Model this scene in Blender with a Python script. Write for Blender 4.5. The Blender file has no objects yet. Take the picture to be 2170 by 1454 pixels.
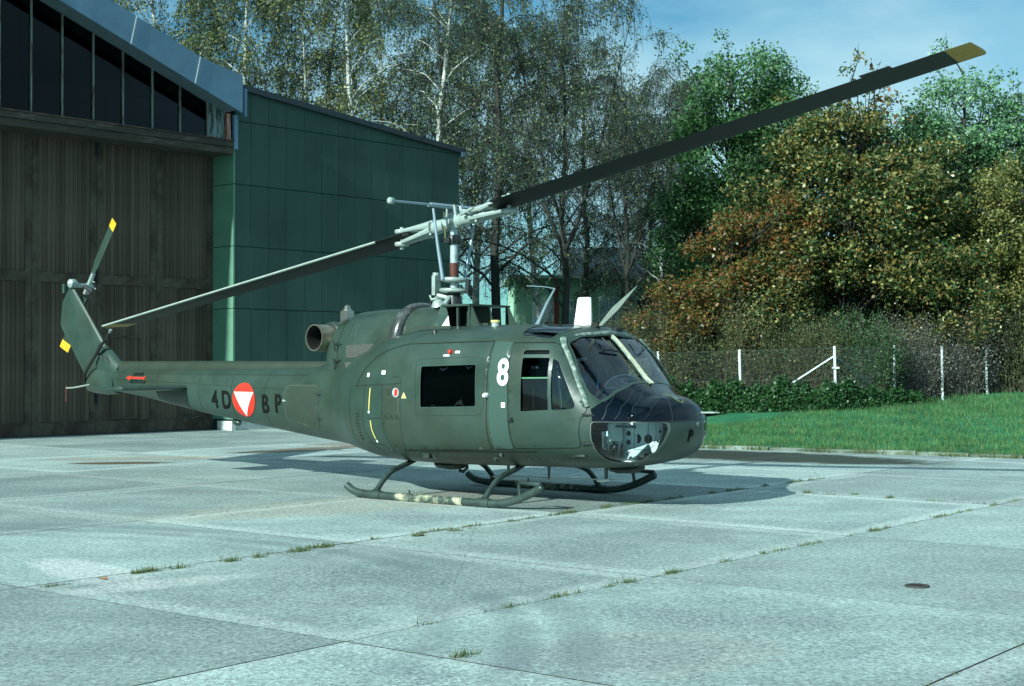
import bpy, bmesh, math, random
from mathutils import Vector, Matrix
from mathutils.geometry import delaunay_2d_cdt
import numpy as np
rnd = random.Random(7)
R = math.radians
scene = bpy.context.scene
COL = scene.collection

# ------------------------------------------------------------------ camera
EYE = 1.80
cam_d = bpy.data.cameras.new('camera'); cam = bpy.data.objects.new('camera', cam_d); COL.objects.link(cam)
cam_d.sensor_width = 36.0; cam_d.lens = 51.53; cam_d.clip_start = 0.1; cam_d.clip_end = 2000
cam.location = (0, 0, EYE); cam.rotation_euler = (R(90 + 0.743), 0, 0)
scene.camera = cam

# ------------------------------------------------------------------ sun and sky
SUN_AZ = R(39.6)          # direction the light travels, clockwise from +Y
SUN_EL = R(27.0)
sd = bpy.data.lights.new('sun', 'SUN'); sun = bpy.data.objects.new('sun', sd); COL.objects.link(sun)
sd.energy = 5.0; sd.angle = R(0.53); sd.color = (0.87, 1.0, 0.925)
trav = Vector((math.sin(SUN_AZ) * math.cos(SUN_EL), math.cos(SUN_AZ) * math.cos(SUN_EL), -math.sin(SUN_EL)))
sun.rotation_euler = trav.to_track_quat('-Z', 'Y').to_euler()
sun.location = (-20, -20, 30)

w = bpy.data.worlds.new('World'); scene.world = w; w.use_nodes = True
nt = w.node_tree; nt.nodes.clear()
def N(nt, typ, **k):
    n = nt.nodes.new(typ)
    for a, b in k.items():
        setattr(n, a, b)
    return n
wo = N(nt, 'ShaderNodeOutputWorld'); bg = N(nt, 'ShaderNodeBackground'); sky = N(nt, 'ShaderNodeTexSky', sky_type='NISHITA')
sky.sun_disc = False; sky.sun_elevation = SUN_EL
sky.sun_rotation = math.atan2(-trav.x, -trav.y)
sky.air_density = 1.0; sky.dust_density = 0.6; sky.ozone_density = 1.6; sky.altitude = 400
tc = N(nt, 'ShaderNodeTexCoord'); mp = N(nt, 'ShaderNodeMapping'); mp.inputs['Scale'].default_value = (1.0, 1.0, 2.6); mp.inputs['Location'].default_value = (0.35, 0.2, 0.4)
nz = N(nt, 'ShaderNodeTexNoise'); nz.inputs['Scale'].default_value = 2.6; nz.inputs['Detail'].default_value = 7; nz.inputs['Roughness'].default_value = 0.52
cr = N(nt, 'ShaderNodeValToRGB'); cr.color_ramp.elements[0].position = 0.35; cr.color_ramp.elements[0].color = (0.0,)*3 + (1,); cr.color_ramp.elements[1].position = 0.53; cr.color_ramp.elements[1].color = (0.85,)*3 + (1,)
tint = N(nt, 'ShaderNodeMix', data_type='RGBA', blend_type='MULTIPLY'); tint.inputs[0].default_value = 1.0; tint.inputs[7].default_value = (0.54, 1.26, 1.38, 1)
mx = N(nt, 'ShaderNodeMix', data_type='RGBA'); mx.inputs[7].default_value = (6.4, 10.4, 11.8, 1)
nt.links.new(tc.outputs['Generated'], mp.inputs[0]); nt.links.new(mp.outputs[0], nz.inputs['Vector']); nt.links.new(nz.outputs[0], cr.inputs[0])
nt.links.new(sky.outputs[0], tint.inputs[6]); nt.links.new(tint.outputs[2], mx.inputs[6]); nt.links.new(cr.outputs[0], mx.inputs[0])
nt.links.new(mx.outputs[2], bg.inputs[0]); bg.inputs[1].default_value = 0.054
nt.links.new(bg.outputs[0], wo.inputs[0])
scene.view_settings.view_transform = 'Standard'; scene.view_settings.look = 'None'
scene.view_settings.exposure = 0.50; scene.view_settings.gamma = 1.0; scene.view_settings.use_curve_mapping = False
scene.render.engine = 'CYCLES'
scene.cycles.max_bounces = 8; scene.cycles.transparent_max_bounces = 16; scene.cycles.diffuse_bounces = 3; scene.cycles.glossy_bounces = 4
scene.cycles.use_denoising = True
scene.cycles.caustics_reflective = False; scene.cycles.caustics_refractive = False

# ------------------------------------------------------------------ materials
MATS = {}
def mat(name, col, rough=0.6, metal=0.0, var=0.12, scale=6.0, col2=None, amt2=0.5, scale2=2.0, bump=0.0, bscale=60.0, coat=0.0, spec=0.5, stretch=(1, 1, 1), rvar=0.0, two=0.0):
    """painted or raw surface: base colour with a fine value noise, an optional second (worn, dirty) colour in patches and relief"""
    if name in MATS: return MATS[name]
    m = bpy.data.materials.new(name); m.use_nodes = True; t = m.node_tree; b = t.nodes['Principled BSDF']
    tc = N(t, 'ShaderNodeTexCoord'); mp = N(t, 'ShaderNodeMapping'); mp.inputs['Scale'].default_value = stretch
    t.links.new(tc.outputs['Object'], mp.inputs[0])
    nz = N(t, 'ShaderNodeTexNoise'); nz.inputs['Scale'].default_value = scale; nz.inputs['Detail'].default_value = 6; nz.inputs['Roughness'].default_value = 0.6
    t.links.new(mp.outputs[0], nz.inputs['Vector'])
    mr = N(t, 'ShaderNodeMapRange'); mr.inputs['From Min'].default_value = 0.3; mr.inputs['From Max'].default_value = 0.7
    mr.inputs['To Min'].default_value = 1 - var; mr.inputs['To Max'].default_value = 1 + var
    t.links.new(nz.outputs[0], mr.inputs[0])
    base = N(t, 'ShaderNodeMix', data_type='RGBA'); base.inputs[6].default_value = (*col, 1); base.inputs[7].default_value = (*(col2 or col), 1)
    if col2:
        n2 = N(t, 'ShaderNodeTexNoise'); n2.inputs['Scale'].default_value = scale2; n2.inputs['Detail'].default_value = 8; n2.inputs['Roughness'].default_value = 0.65
        t.links.new(mp.outputs[0], n2.inputs['Vector'])
        r2 = N(t, 'ShaderNodeMapRange'); c = 0.62 - 0.24 * amt2; r2.inputs['From Min'].default_value = c - 0.06; r2.inputs['From Max'].default_value = c + 0.10
        t.links.new(n2.outputs[0], r2.inputs[0]); t.links.new(r2.outputs[0], base.inputs[0])
    else:
        base.inputs[0].default_value = 0
    mu = N(t, 'ShaderNodeMix', data_type='RGBA', blend_type='MULTIPLY'); mu.inputs[0].default_value = 1
    t.links.new(base.outputs[2], mu.inputs[6]); t.links.new(mr.outputs[0], mu.inputs[7])
    out = mu.outputs[2]
    t.links.new(out, b.inputs['Base Color'])
    b.inputs['Roughness'].default_value = rough; b.inputs['Metallic'].default_value = metal; b.inputs['Specular IOR Level'].default_value = spec
    b.inputs['Coat Weight'].default_value = coat; b.inputs['Coat Roughness'].default_value = 0.12
    if rvar:
        r3 = N(t, 'ShaderNodeMapRange'); r3.inputs['From Min'].default_value = .3; r3.inputs['From Max'].default_value = .7
        r3.inputs['To Min'].default_value = rough - rvar; r3.inputs['To Max'].default_value = rough + rvar
        t.links.new(nz.outputs[0], r3.inputs[0]); t.links.new(r3.outputs[0], b.inputs['Roughness'])
    if bump:
        n3 = N(t, 'ShaderNodeTexNoise'); n3.inputs['Scale'].default_value = bscale; n3.inputs['Detail'].default_value = 4
        t.links.new(mp.outputs[0], n3.inputs['Vector'])
        bp = N(t, 'ShaderNodeBump'); bp.inputs['Strength'].default_value = bump; bp.inputs['Distance'].default_value = 0.02
        t.links.new(n3.outputs[0], bp.inputs['Height']); t.links.new(bp.outputs[0], b.inputs['Normal'])
    MATS[name] = m
    return m
def objrandom(m, lo, hi):
    """a slightly different value for each object that carries the material"""
    t = m.node_tree; b = t.nodes['Principled BSDF']; l = b.inputs['Base Color'].links[0].from_socket
    oi = N(t, 'ShaderNodeObjectInfo'); mr = N(t, 'ShaderNodeMapRange'); mr.inputs['To Min'].default_value = lo; mr.inputs['To Max'].default_value = hi
    t.links.new(oi.outputs['Random'], mr.inputs[0]); mu = N(t, 'ShaderNodeMix', data_type='RGBA', blend_type='MULTIPLY'); mu.inputs[0].default_value = 1
    t.links.new(l, mu.inputs[6]); t.links.new(mr.outputs[0], mu.inputs[7]); t.links.new(mu.outputs[2], b.inputs['Base Color'])
    return m
def glass(name, tintc, rough=0.02, extra=0.06):
    m = bpy.data.materials.new(name); m.use_nodes = True; t = m.node_tree; t.nodes.clear()
    o = N(t, 'ShaderNodeOutputMaterial'); tr = N(t, 'ShaderNodeBsdfTransparent'); tr.inputs[0].default_value = (*tintc, 1)
    g = N(t, 'ShaderNodeBsdfGlossy'); g.inputs['Roughness'].default_value = rough; g.inputs[0].default_value = (0.95, 0.97, 1, 1)
    f = N(t, 'ShaderNodeFresnel'); f.inputs[0].default_value = 1.5
    ad = N(t, 'ShaderNodeMath', operation='ADD'); ad.inputs[1].default_value = extra; ad.use_clamp = True
    mx = N(t, 'ShaderNodeMixShader'); t.links.new(f.outputs[0], ad.inputs[0]); t.links.new(ad.outputs[0], mx.inputs[0])
    t.links.new(tr.outputs[0], mx.inputs[1]); t.links.new(g.outputs[0], mx.inputs[2]); t.links.new(mx.outputs[0], o.inputs[0])
    MATS[name] = m
    return m
def leafmat(name, cols, rough=0.5, trans=0.35):
    """leaf colours drawn for each leaf (mesh island) from the list"""
    m = bpy.data.materials.new(name); m.use_nodes = True; t = m.node_tree; b = t.nodes['Principled BSDF']; o = t.nodes['Material Output']
    g = N(t, 'ShaderNodeNewGeometry'); r = N(t, 'ShaderNodeValToRGB'); r.color_ramp.interpolation = 'LINEAR'
    e = r.color_ramp.elements
    while len(e) < len(cols): e.new(0.5)
    for i, c in enumerate(cols):
        e[i].position = i / (len(cols) - 1); e[i].color = (*c, 1)
    t.links.new(g.outputs['Random Per Island'], r.inputs[0]); t.links.new(r.outputs[0], b.inputs['Base Color'])
    b.inputs['Roughness'].default_value = rough; b.inputs['Specular IOR Level'].default_value = 0.35
    tl = N(t, 'ShaderNodeBsdfTranslucent'); t.links.new(r.outputs[0], tl.inputs[0])
    ms = N(t, 'ShaderNodeMixShader'); ms.inputs[0].default_value = trans
    t.links.new(b.outputs[0], ms.inputs[1]); t.links.new(tl.outputs[0], ms.inputs[2]); t.links.new(ms.outputs[0], o.inputs[0])
    MATS[name] = m
    return m

# ------------------------------------------------------------------ mesh building
class MB:
    def __init__(s): s.v = []; s.f = []
    def add(s, v, f):
        o = len(s.v); s.v += [tuple(p) for p in v]; s.f += [tuple(i + o for i in q) for q in f]; return s
    def box(s, x0, y0, z0, x1, y1, z1):
        v = [(x, y, z) for z in (z0, z1) for y in (y0, y1) for x in (x0, x1)]
        return s.add(v, [(0, 2, 3, 1), (4, 5, 7, 6), (0, 1, 5, 4), (2, 6, 7, 3), (0, 4, 6, 2), (1, 3, 7, 5)])
    def cbox(s, x0, y0, z0, x1, y1, z1, c):
        """box with its top edges chamfered by c"""
        v = [(x0, y0, z0), (x1, y0, z0), (x1, y1, z0), (x0, y1, z0), (x0, y0, z1 - c), (x1, y0, z1 - c), (x1, y1, z1 - c), (x0, y1, z1 - c),
             (x0 + c, y0 + c, z1), (x1 - c, y0 + c, z1), (x1 - c, y1 - c, z1), (x0 + c, y1 - c, z1)]
        f = [(0, 3, 2, 1), (8, 9, 10, 11)]
        for i in range(4):
            j = (i + 1) % 4; f += [(i, j, j + 4, i + 4), (i + 4, j + 4, j + 8, i + 8)]
        return s.add(v, f)
    def tube(s, pts, rad, n=10, caps=True, sq=None):
        pts = [Vector(p) for p in pts]; m = len(pts)
        rads = rad if isinstance(rad, (list, tuple)) else [rad] * m
        prev = None; rings = []
        for i, p in enumerate(pts):
            t = (pts[min(i + 1, m - 1)] - pts[max(i - 1, 0)]).normalized()
            if prev is None:
                a = Vector((0, 0, 1)) if abs(t.z) < 0.9 else Vector((1, 0, 0)); u = t.cross(a).normalized()
            else:
                u = (prev - t * prev.dot(t)).normalized()
            prev = u; vv = t.cross(u)
            rings.append([p + (u * math.cos(2 * math.pi * k / n) + vv * math.sin(2 * math.pi * k / n)) * rads[i] for k in range(n)])
        v = [q for r in rings for q in r]; f = []
        for i in range(m - 1):
            for k in range(n):
                a = i * n + k; b = i * n + (k + 1) % n; f.append((a, b, b + n, a + n))
        if caps and n > 2:
            f.append(tuple(reversed(range(n)))); f.append(tuple((m - 1) * n + k for k in range(n)))
        return s.add(v, f)
    def lathe(s, prof, org=(0, 0, 0), axis=(0, 0, 1), n=20):
        """prof: list of (radius, distance along axis)"""
        ax = Vector(axis).normalized(); a = Vector((0, 0, 1)) if abs(ax.z) < 0.9 else Vector((1, 0, 0)); u = ax.cross(a).normalized(); vv = ax.cross(u); o = Vector(org)
        v = []; f = []
        for r, h in prof:
            for k in range(n):
                v.append(o + ax * h + (u * math.cos(2 * math.pi * k / n) + vv * math.sin(2 * math.pi * k / n)) * max(r, 1e-4))
        for i in range(len(prof) - 1):
            for k in range(n):
                a_ = i * n + k; b_ = i * n + (k + 1) % n; f.append((a_, b_, b_ + n, a_ + n))
        return s.add(v, f)
    def prism(s, poly, ax, a, b):
        """closed polygon in the plane across axis ax (0,1,2), extruded from a to b"""
        n = len(poly); pts = []
        for c in (a, b):
            for p in poly:
                q = [0, 0, 0]; q[ax] = c; o = [i for i in range(3) if i != ax]; q[o[0]], q[o[1]] = p[0], p[1]; pts.append(q)
        f = [tuple(range(n)), tuple(reversed(range(n, 2 * n)))] + [(i, i + n, (i + 1) % n + n, (i + 1) % n) for i in range(n)]
        return s.add(pts, f)
    def mesh(s, name, smooth=False):
        me = bpy.data.meshes.new(name); me.from_pydata(s.v, [], s.f); me.validate()
        if smooth:
            me.shade_smooth()
            if smooth != 'all': me.set_sharp_from_angle(angle=R(smooth if smooth is not True else 35))
        return me
    def build(s, name, m, parent=None, smooth=False, fix=True, **k):
        me = s.mesh(name, smooth)
        if fix:
            bm = bmesh.new(); bm.from_mesh(me); bmesh.ops.recalc_face_normals(bm, faces=bm.faces); bm.to_mesh(me); bm.free()
        return link(name, me, m, parent, **k)
def link(name, me, m, parent=None, **k):
    o = bpy.data.objects.new(name, me); COL.objects.link(o)
    if m is not None and not me.materials: me.materials.append(m)
    if parent is not None: o.parent = parent
    for a, b in k.items(): o[a] = b
    return o
def empty(name, loc=(0, 0, 0), rz=0, parent=None, **k):
    o = bpy.data.objects.new(name, None); COL.objects.link(o); o.location = loc; o.rotation_euler = (0, 0, rz); o.empty_display_size = 0.3
    if parent is not None: o.parent = parent
    for a, b in k.items(): o[a] = b
    return o
def npmesh(name, verts, faces, smooth=False):
    """verts (n,3), faces (m,k) arrays, all faces with k corners"""
    me = bpy.data.meshes.new(name); verts = np.asarray(verts, dtype=np.float32); faces = np.asarray(faces, dtype=np.int32)
    me.vertices.add(len(verts)); me.vertices.foreach_set('co', verts.ravel())
    k = faces.shape[1]; me.loops.add(faces.size); me.loops.foreach_set('vertex_index', faces.ravel())
    me.polygons.add(len(faces)); me.polygons.foreach_set('loop_start', np.arange(0, faces.size, k, dtype=np.int32)); me.polygons.foreach_set('loop_total', np.full(len(faces), k, dtype=np.int32))
    me.update(calc_edges=True)
    if smooth: me.shade_smooth()
    return me
def bez(pts, n=8):
    """Catmull-Rom curve through the points"""
    P = [Vector(p) for p in pts]; out = []
    for i in range(len(P) - 1):
        a = P[max(i - 1, 0)]; b = P[i]; c = P[i + 1]; d = P[min(i + 2, len(P) - 1)]
        for k in range(n):
            t = k / n; out.append(0.5 * ((2 * b) + (c - a) * t + (2 * a - 5 * b + 4 * c - d) * t * t + (3 * b - a - 3 * c + d) * t ** 3))
    out.append(P[-1]); return out
# ================================================================== ground
def concrete():
    m = bpy.data.materials.new('slab_concrete'); m.use_nodes = True; t = m.node_tree; b = t.nodes['Principled BSDF']; L = t.links.new
    tc = N(t, 'ShaderNodeTexCoord'); geo = N(t, 'ShaderNodeNewGeometry'); oi = N(t, 'ShaderNodeObjectInfo')
    def noise(sc, det=5, ro=.6, src=None):
        n = N(t, 'ShaderNodeTexNoise'); n.inputs['Scale'].default_value = sc; n.inputs['Detail'].default_value = det; n.inputs['Roughness'].default_value = ro
        L(src or geo.outputs['Position'], n.inputs['Vector']); return n.outputs[0]
    def rng(s, a, b_, c, d):
        n = N(t, 'ShaderNodeMapRange'); n.inputs['From Min'].default_value = a; n.inputs['From Max'].default_value = b_; n.inputs['To Min'].default_value = c; n.inputs['To Max'].default_value = d
        L(s, n.inputs[0]); return n.outputs[0]
    def mth(op, a, b_):
        n = N(t, 'ShaderNodeMath', operation=op)
        for i, q in enumerate((a, b_)):
            if q is None: continue
            if isinstance(q, (int, float)): n.inputs[i].default_value = q
            else: L(q, n.inputs[i])
        return n.outputs[0]
    def mix(fac, a, b_, mode='MIX'):
        n = N(t, 'ShaderNodeMix', data_type='RGBA', blend_type=mode)
        for i, q in ((0, fac), (6, a), (7, b_)):
            if isinstance(q, (int, float)): n.inputs[i].default_value = q
            elif isinstance(q, tuple): n.inputs[i].default_value = (*q, 1)
            else: L(q, n.inputs[i])
        return n.outputs[2]
    rv = N(t, 'ShaderNodeSeparateColor'); wn = N(t, 'ShaderNodeTexWhiteNoise', noise_dimensions='1D'); L(oi.outputs['Random'], wn.inputs['W']); L(wn.outputs['Color'], rv.inputs[0])
    # stones of the exposed aggregate, worn in patches; smooth trowelled margin round each slab
    st = N(t, 'ShaderNodeTexVoronoi'); st.inputs['Scale'].default_value = 30; L(geo.outputs['Position'], st.inputs['Vector'])
    stone = rng(st.outputs['Distance'], .15, .65, 0, 1)
    sg = N(t, 'ShaderNodeSeparateXYZ'); L(tc.outputs['Generated'], sg.inputs[0])
    def edge(s): return mth('MINIMUM', s, mth('SUBTRACT', 1, s))
    ed = mth('MINIMUM', edge(sg.outputs[0]), edge(sg.outputs[1]))
    edn = mth('ADD', ed, mth('MULTIPLY', mth('SUBTRACT', noise(1.3, 4), .5), .05))
    margin = mth('MULTIPLY', rng(edn, .045, .085, 1, 0), rng(rv.outputs[1], .25, .6, 0, 1))
    wear = rng(noise(.55, 6, .62), .40, .62, 0, 1)
    wear = mth('MULTIPLY', wear, rng(rv.outputs[0], 0, 1, .35, 1.0))
    wear = mth('MULTIPLY', wear, mth('SUBTRACT', 1, mth('MULTIPLY', margin, .9)))
    c = mix(rng(noise(.9, 6, .6), .3, .7, 0, 1), (.285, .365, .345), (.395, .485, .455))
    c = mix(mth('MULTIPLY', wear, stone), c, (.17, .215, .225))
    c = mix(mth('MULTIPLY', wear, .22), c, (.26, .32, .32))
    # dark pits, pale scuffs
    c = mix(mth('MULTIPLY', rng(noise(19, 5, .7), .60, .72, 0, 1), .50), c, (.15, .18, .18))
    c = mix(mth('MULTIPLY', rng(noise(7, 8, .75), .58, .75, 0, 1), .55), c, (.62, .68, .66))
    c = mix(mth('MULTIPLY', margin, .45), c, (.50, .565, .55))
    # broad traffic streaks
    mp = N(t, 'ShaderNodeMapping'); mp.inputs['Rotation'].default_value = (0, 0, R(-38)); mp.inputs['Scale'].default_value = (.12, 1.1, 1); L(geo.outputs['Position'], mp.inputs[0])
    c = mix(mth('MULTIPLY', rng(noise(1.6, 5, .6, mp.outputs[0]), .48, .70, 0, 1), .34), c, (.24, .28, .28))
    # stains with a place of their own: x, y, half-length, half-width, turn, colour, strength
    sx = N(t, 'ShaderNodeSeparateXYZ'); L(geo.outputs['Position'], sx.inputs[0])
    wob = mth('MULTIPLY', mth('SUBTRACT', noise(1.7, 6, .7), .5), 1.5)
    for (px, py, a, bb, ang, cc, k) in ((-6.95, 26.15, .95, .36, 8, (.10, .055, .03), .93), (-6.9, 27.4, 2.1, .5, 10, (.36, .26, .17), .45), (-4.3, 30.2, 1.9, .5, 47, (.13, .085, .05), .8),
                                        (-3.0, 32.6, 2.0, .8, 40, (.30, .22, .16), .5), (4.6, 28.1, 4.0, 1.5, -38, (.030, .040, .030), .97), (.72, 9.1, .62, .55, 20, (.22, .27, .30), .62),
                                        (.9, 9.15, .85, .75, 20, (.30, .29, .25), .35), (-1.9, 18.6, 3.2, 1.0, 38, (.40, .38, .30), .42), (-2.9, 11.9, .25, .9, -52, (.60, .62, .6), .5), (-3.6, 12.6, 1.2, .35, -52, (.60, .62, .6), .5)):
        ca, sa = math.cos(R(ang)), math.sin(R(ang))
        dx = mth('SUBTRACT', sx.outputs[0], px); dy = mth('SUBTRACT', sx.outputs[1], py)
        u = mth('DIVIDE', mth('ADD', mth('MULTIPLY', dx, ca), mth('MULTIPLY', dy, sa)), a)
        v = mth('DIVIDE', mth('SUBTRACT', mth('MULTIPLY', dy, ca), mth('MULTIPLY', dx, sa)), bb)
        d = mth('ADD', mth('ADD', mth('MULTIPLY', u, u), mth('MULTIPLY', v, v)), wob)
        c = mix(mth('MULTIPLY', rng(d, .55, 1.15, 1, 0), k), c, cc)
    # cracks
    vo = N(t, 'ShaderNodeTexVoronoi', feature='DISTANCE_TO_EDGE'); vo.inputs['Scale'].default_value = .16
    wm = mix(.35, geo.outputs['Position'], noise(3, 6, .7), 'ADD'); L(wm, vo.inputs['Vector'])
    c = mix(mth('MULTIPLY', rng(vo.outputs[0], 0, .0016, .8, 0), rng(noise(.5, 3), .5, .6, 0, 1)), c, (.08, .1, .1))
    tone = rng(rv.outputs[2], 0, 1, .78, 1.14)
    c = mix(1.0, c, tone, 'MULTIPLY')
    c = mix(1.0, c, rng(noise(24, 3, .95), .36, .64, .52, 1.46), 'MULTIPLY')
    c = mix(1.0, c, rng(noise(9, 4, .8), .3, .7, .82, 1.18), 'MULTIPLY')
    # faint curved tyre marks in the foreground
    for (ax_, ay_, rr_, wd_, k_) in ((-6.3, 9.6, 6.35, .12, .55), (-6.3, 9.6, 6.75, .14, .45), (-6.0, 9.9, 5.5, .12, .35)):
        dx = mth('SUBTRACT', sx.outputs[0], ax_); dy = mth('SUBTRACT', sx.outputs[1], ay_)
        dd = mth('ABSOLUTE', mth('SUBTRACT', mth('SQRT', mth('ADD', mth('MULTIPLY', dx, dx), mth('MULTIPLY', dy, dy)), None), rr_), None)
        f_ = mth('MULTIPLY', rng(dd, wd_ * .5, wd_ * 1.6, k_, 0), rng(noise(.7, 3, .6), .36, .52, 0, 1)); c = mix(f_, c, (.16, .20, .21))
    L(c, b.inputs['Base Color']); b.inputs['Roughness'].default_value = .85; b.inputs['Specular IOR Level'].default_value = .25
    bp = N(t, 'ShaderNodeBump'); bp.inputs['Strength'].default_value = .55; bp.inputs['Distance'].default_value = .012
    h = mth('ADD', mth('MULTIPLY', noise(60, 4, .8), 1.0), mth('MULTIPLY', mth('MULTIPLY', wear, stone), .6)); L(h, bp.inputs['Height']); L(bp.outputs[0], b.inputs['Normal'])
    return m
CONC = concrete()
E1 = Vector((math.sin(R(38.5)), math.cos(R(38.5)), 0)); E2 = Vector((math.cos(R(38.5)), -math.sin(R(38.5)), 0))
apron = empty('apron', (0, 0, 0), R(90 - 38.5), kind='structure')      # local x runs along E1, local -y along E2
soil = mat('joint_soil', (.035, .036, .028), .95, var=.3, scale=20)
rows = [-48.3, -44.8, -41.3, -37.9, -34.4, -31.0, -27.5, -24.05, -20.6, -17.1, -13.68, -10.38, -6.74, -3.29, .16, 3.6, 7.1, 10.5, 14.0]
cols = [-12.7, -8.8, -4.9, -1.0, 2.9, 6.75, 10.40, 14.1, 18.3, 22.1, 26.0, 29.9, 33.8, 37.7, 41.6, 45.5]
KA, KB = Vector((9.54, 27.34, 0)), Vector((3.99, 30.63, 0)); KD = (KB - KA).normalized(); KN = Vector((KD.y, -KD.x, 0))
if KN.y < 0: KN = -KN                                                    # away from the camera
def beyond_kerb(p): return (Vector((p[0], p[1], 0)) - KA).dot(KN)
for j in range(len(rows) - 1):
    for i in range(len(cols) - 1):
        cx, cy = (cols[i] + cols[i + 1]) / 2, (rows[j] + rows[j + 1]) / 2
        wpt = E1 * cx + E2 * cy
        if beyond_kerb(wpt) > 2.6 and wpt.x > 1.0: continue
        if wpt.x < -24 or wpt.y < -6 or wpt.x > 24 or wpt.y > 52: continue
        dz = rnd.uniform(-.0015, .0015); g = .006
        lx, ly = cols[i + 1] - cols[i], rows[j + 1] - rows[j]
        mb = MB().cbox(-lx / 2 + g, -ly / 2 + g, -.18, lx / 2 - g, ly / 2 - g, 0, .0015)
        o = mb.build('concrete_slab', CONC, apron, fix=False); o.data.materials.append(soil)
        for f_ in o.data.polygons: f_.material_index = 0 if f_.normal.z > .99 else 1
        o.location = (cx, -cy, dz - .002)
        o.rotation_euler = (rnd.uniform(-.0002, .0002), rnd.uniform(-.0002, .0002), 0)
MB().box(-400, -60, -.9, 400, 700, -.0055).build('ground', soil, kind='structure')

# ---- grass field beyond the kerb (rises gently towards the fence)
def terrain(x, y):
    s = beyond_kerb((x, y))
    side = min(1, max(0, (x - 7) / 10)); k = .010 + .021 * side
    return .055 + max(0, min(s, 22)) * k + .05 * math.sin(x * .7 + y * .31) * min(1, max(0, s / 6)) * .6 + max(0, min(s - 22, 30)) * .006
grass_m = mat('grass_turf', (.022, .155, .075), .9, var=.35, scale=3.0, col2=(.05, .19, .08), amt2=.4, scale2=.8, bump=.6, bscale=30, spec=.2)
far_m = mat('meadow_grass', (.035, .10, .035), .95, var=.3, scale=.4, spec=.1)
W0 = Vector((-7.31, 38.6, 0)); WD = Vector((math.sin(R(42)), math.cos(R(42)), 0)); WN = Vector((math.cos(R(42)), -math.sin(R(42)), 0))
mb = MB(); cols_ = 90; rws = 46
kl, kr = -12.6, 17.0                           # along the kerb from KA, towards the left is +KD
gv = []; gf = []
for a in range(cols_ + 1):
    for b_ in range(rws + 1):
        t = -kr + (kr + 11.7) * a / cols_; s = .12 + (b_ / rws) ** 1.3 * 75
        p = KA + KD * t + KN * s; gv.append((p.x, p.y, terrain(p.x, p.y)))
for a in range(cols_):
    for b_ in range(rws):
        q = a * (rws + 1) + b_; gf.append((q, q + 1, q + rws + 2, q + rws + 1))
mb.add(gv, gf); mb.build('grass_field', grass_m, kind='structure', smooth='all')
p = KA + KD * 11.7
v = []; 
for (x, y) in ((p.x, p.y), (0.2, 47), (-6, 56), (-40, 80), (-260, 120), (-260, 680), (380, 680), (380, 60), (60, 40)):
    v.append((x, y, -.004))
MB().add(v, [tuple(range(len(v)))]).build('meadow', far_m, kind='structure')

# ---- kerb of small stones
kerb_m = objrandom(mat('kerb_concrete', (.20, .24, .21), .9, var=.25, scale=12, col2=(.06, .09, .04), amt2=.6, scale2=3, bump=.4, bscale=40), .75, 1.2)
kerb = empty('kerb', (0, 0, 0), kind='structure')
kw = math.atan2(KD.y, KD.x)
me = MB().cbox(-.49, -.07, -.15, .49, .07, .075, .015).mesh('kerb_stone')
for k in range(-17, 12):
    p = KA + KD * (k + .5) + KN * .03
    o = link('kerb_stone', me, kerb_m, kerb); o.location = (p.x, p.y, rnd.uniform(-.015, .008)); o.rotation_euler = (rnd.uniform(-.02, .02), rnd.uniform(-.01, .01), kw + rnd.uniform(-.012, .012))

# ---- blades of grass, weeds in the joints
def blades(spots, hmin, hmax, wd, lean=.5, n=3):
    V = []; F = []
    for (x, y, z, sc) in spots:
        for _ in range(n):
            a = rnd.uniform(0, 6.283); h = rnd.uniform(hmin, hmax) * sc; l = rnd.uniform(.1, lean) * h; b_ = rnd.uniform(0, 6.283)
            x0 = x + rnd.gauss(0, .02); y0 = y + rnd.gauss(0, .02); ca, sa = math.cos(a) * wd, math.sin(a) * wd
            i = len(V)
            V += [(x0 - ca, y0 - sa, z - .01), (x0 + ca, y0 + sa, z - .01), (x0 + math.cos(b_) * l, y0 + math.sin(b_) * l, z + h)]
            F.append((i, i + 1, i + 2))
    return V, F
gl = leafmat('grass_blades', [(.025, .13, .055), (.035, .17, .07), (.055, .22, .09), (.17, .26, .10), (.03, .14, .06)], .55, .3)
spots = []
for _ in range(46000):
    t = rnd.uniform(-16, 9.5); s = .1 + rnd.random() ** 1.25 * 21
    p = KA + KD * t + KN * s
    if p.x < 1.5: continue
    tall = 1.0
    if s > 10: tall = 1 + (s - 10) * (.10 if p.x > 10.5 else .04)
    spots.append((p.x, p.y, terrain(p.x, p.y), tall * rnd.uniform(.6, 1.3)))
V, F = blades(spots, .05, .12, .008)
t = gl.node_tree; b_ = t.nodes['Principled BSDF']; src = b_.inputs['Base Color'].links[0].from_socket; tl_ = [n for n in t.nodes if n.type == 'BSDF_TRANSLUCENT'][0]
g_ = N(t, 'ShaderNodeNewGeometry'); n_ = N(t, 'ShaderNodeTexNoise'); n_.inputs['Scale'].default_value = .9; n_.inputs['Detail'].default_value = 6; n_.inputs['Roughness'].default_value = .65
t.links.new(g_.outputs['Position'], n_.inputs['Vector']); r_ = N(t, 'ShaderNodeValToRGB'); t.links.new(n_.outputs[0], r_.inputs[0])
r_.color_ramp.elements[0].position = .36; r_.color_ramp.elements[0].color = (.62, .55, .5, 1); r_.color_ramp.elements[1].position = .62; r_.color_ramp.elements[1].color = (1.35, 1.2, 1.0, 1)
m_ = N(t, 'ShaderNodeMix', data_type='RGBA', blend_type='MULTIPLY'); m_.inputs[0].default_value = 1; t.links.new(src, m_.inputs[6]); t.links.new(r_.outputs[0], m_.inputs[7])
t.links.new(m_.outputs[2], b_.inputs['Base Color']); t.links.new(m_.outputs[2], tl_.inputs[0])
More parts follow.
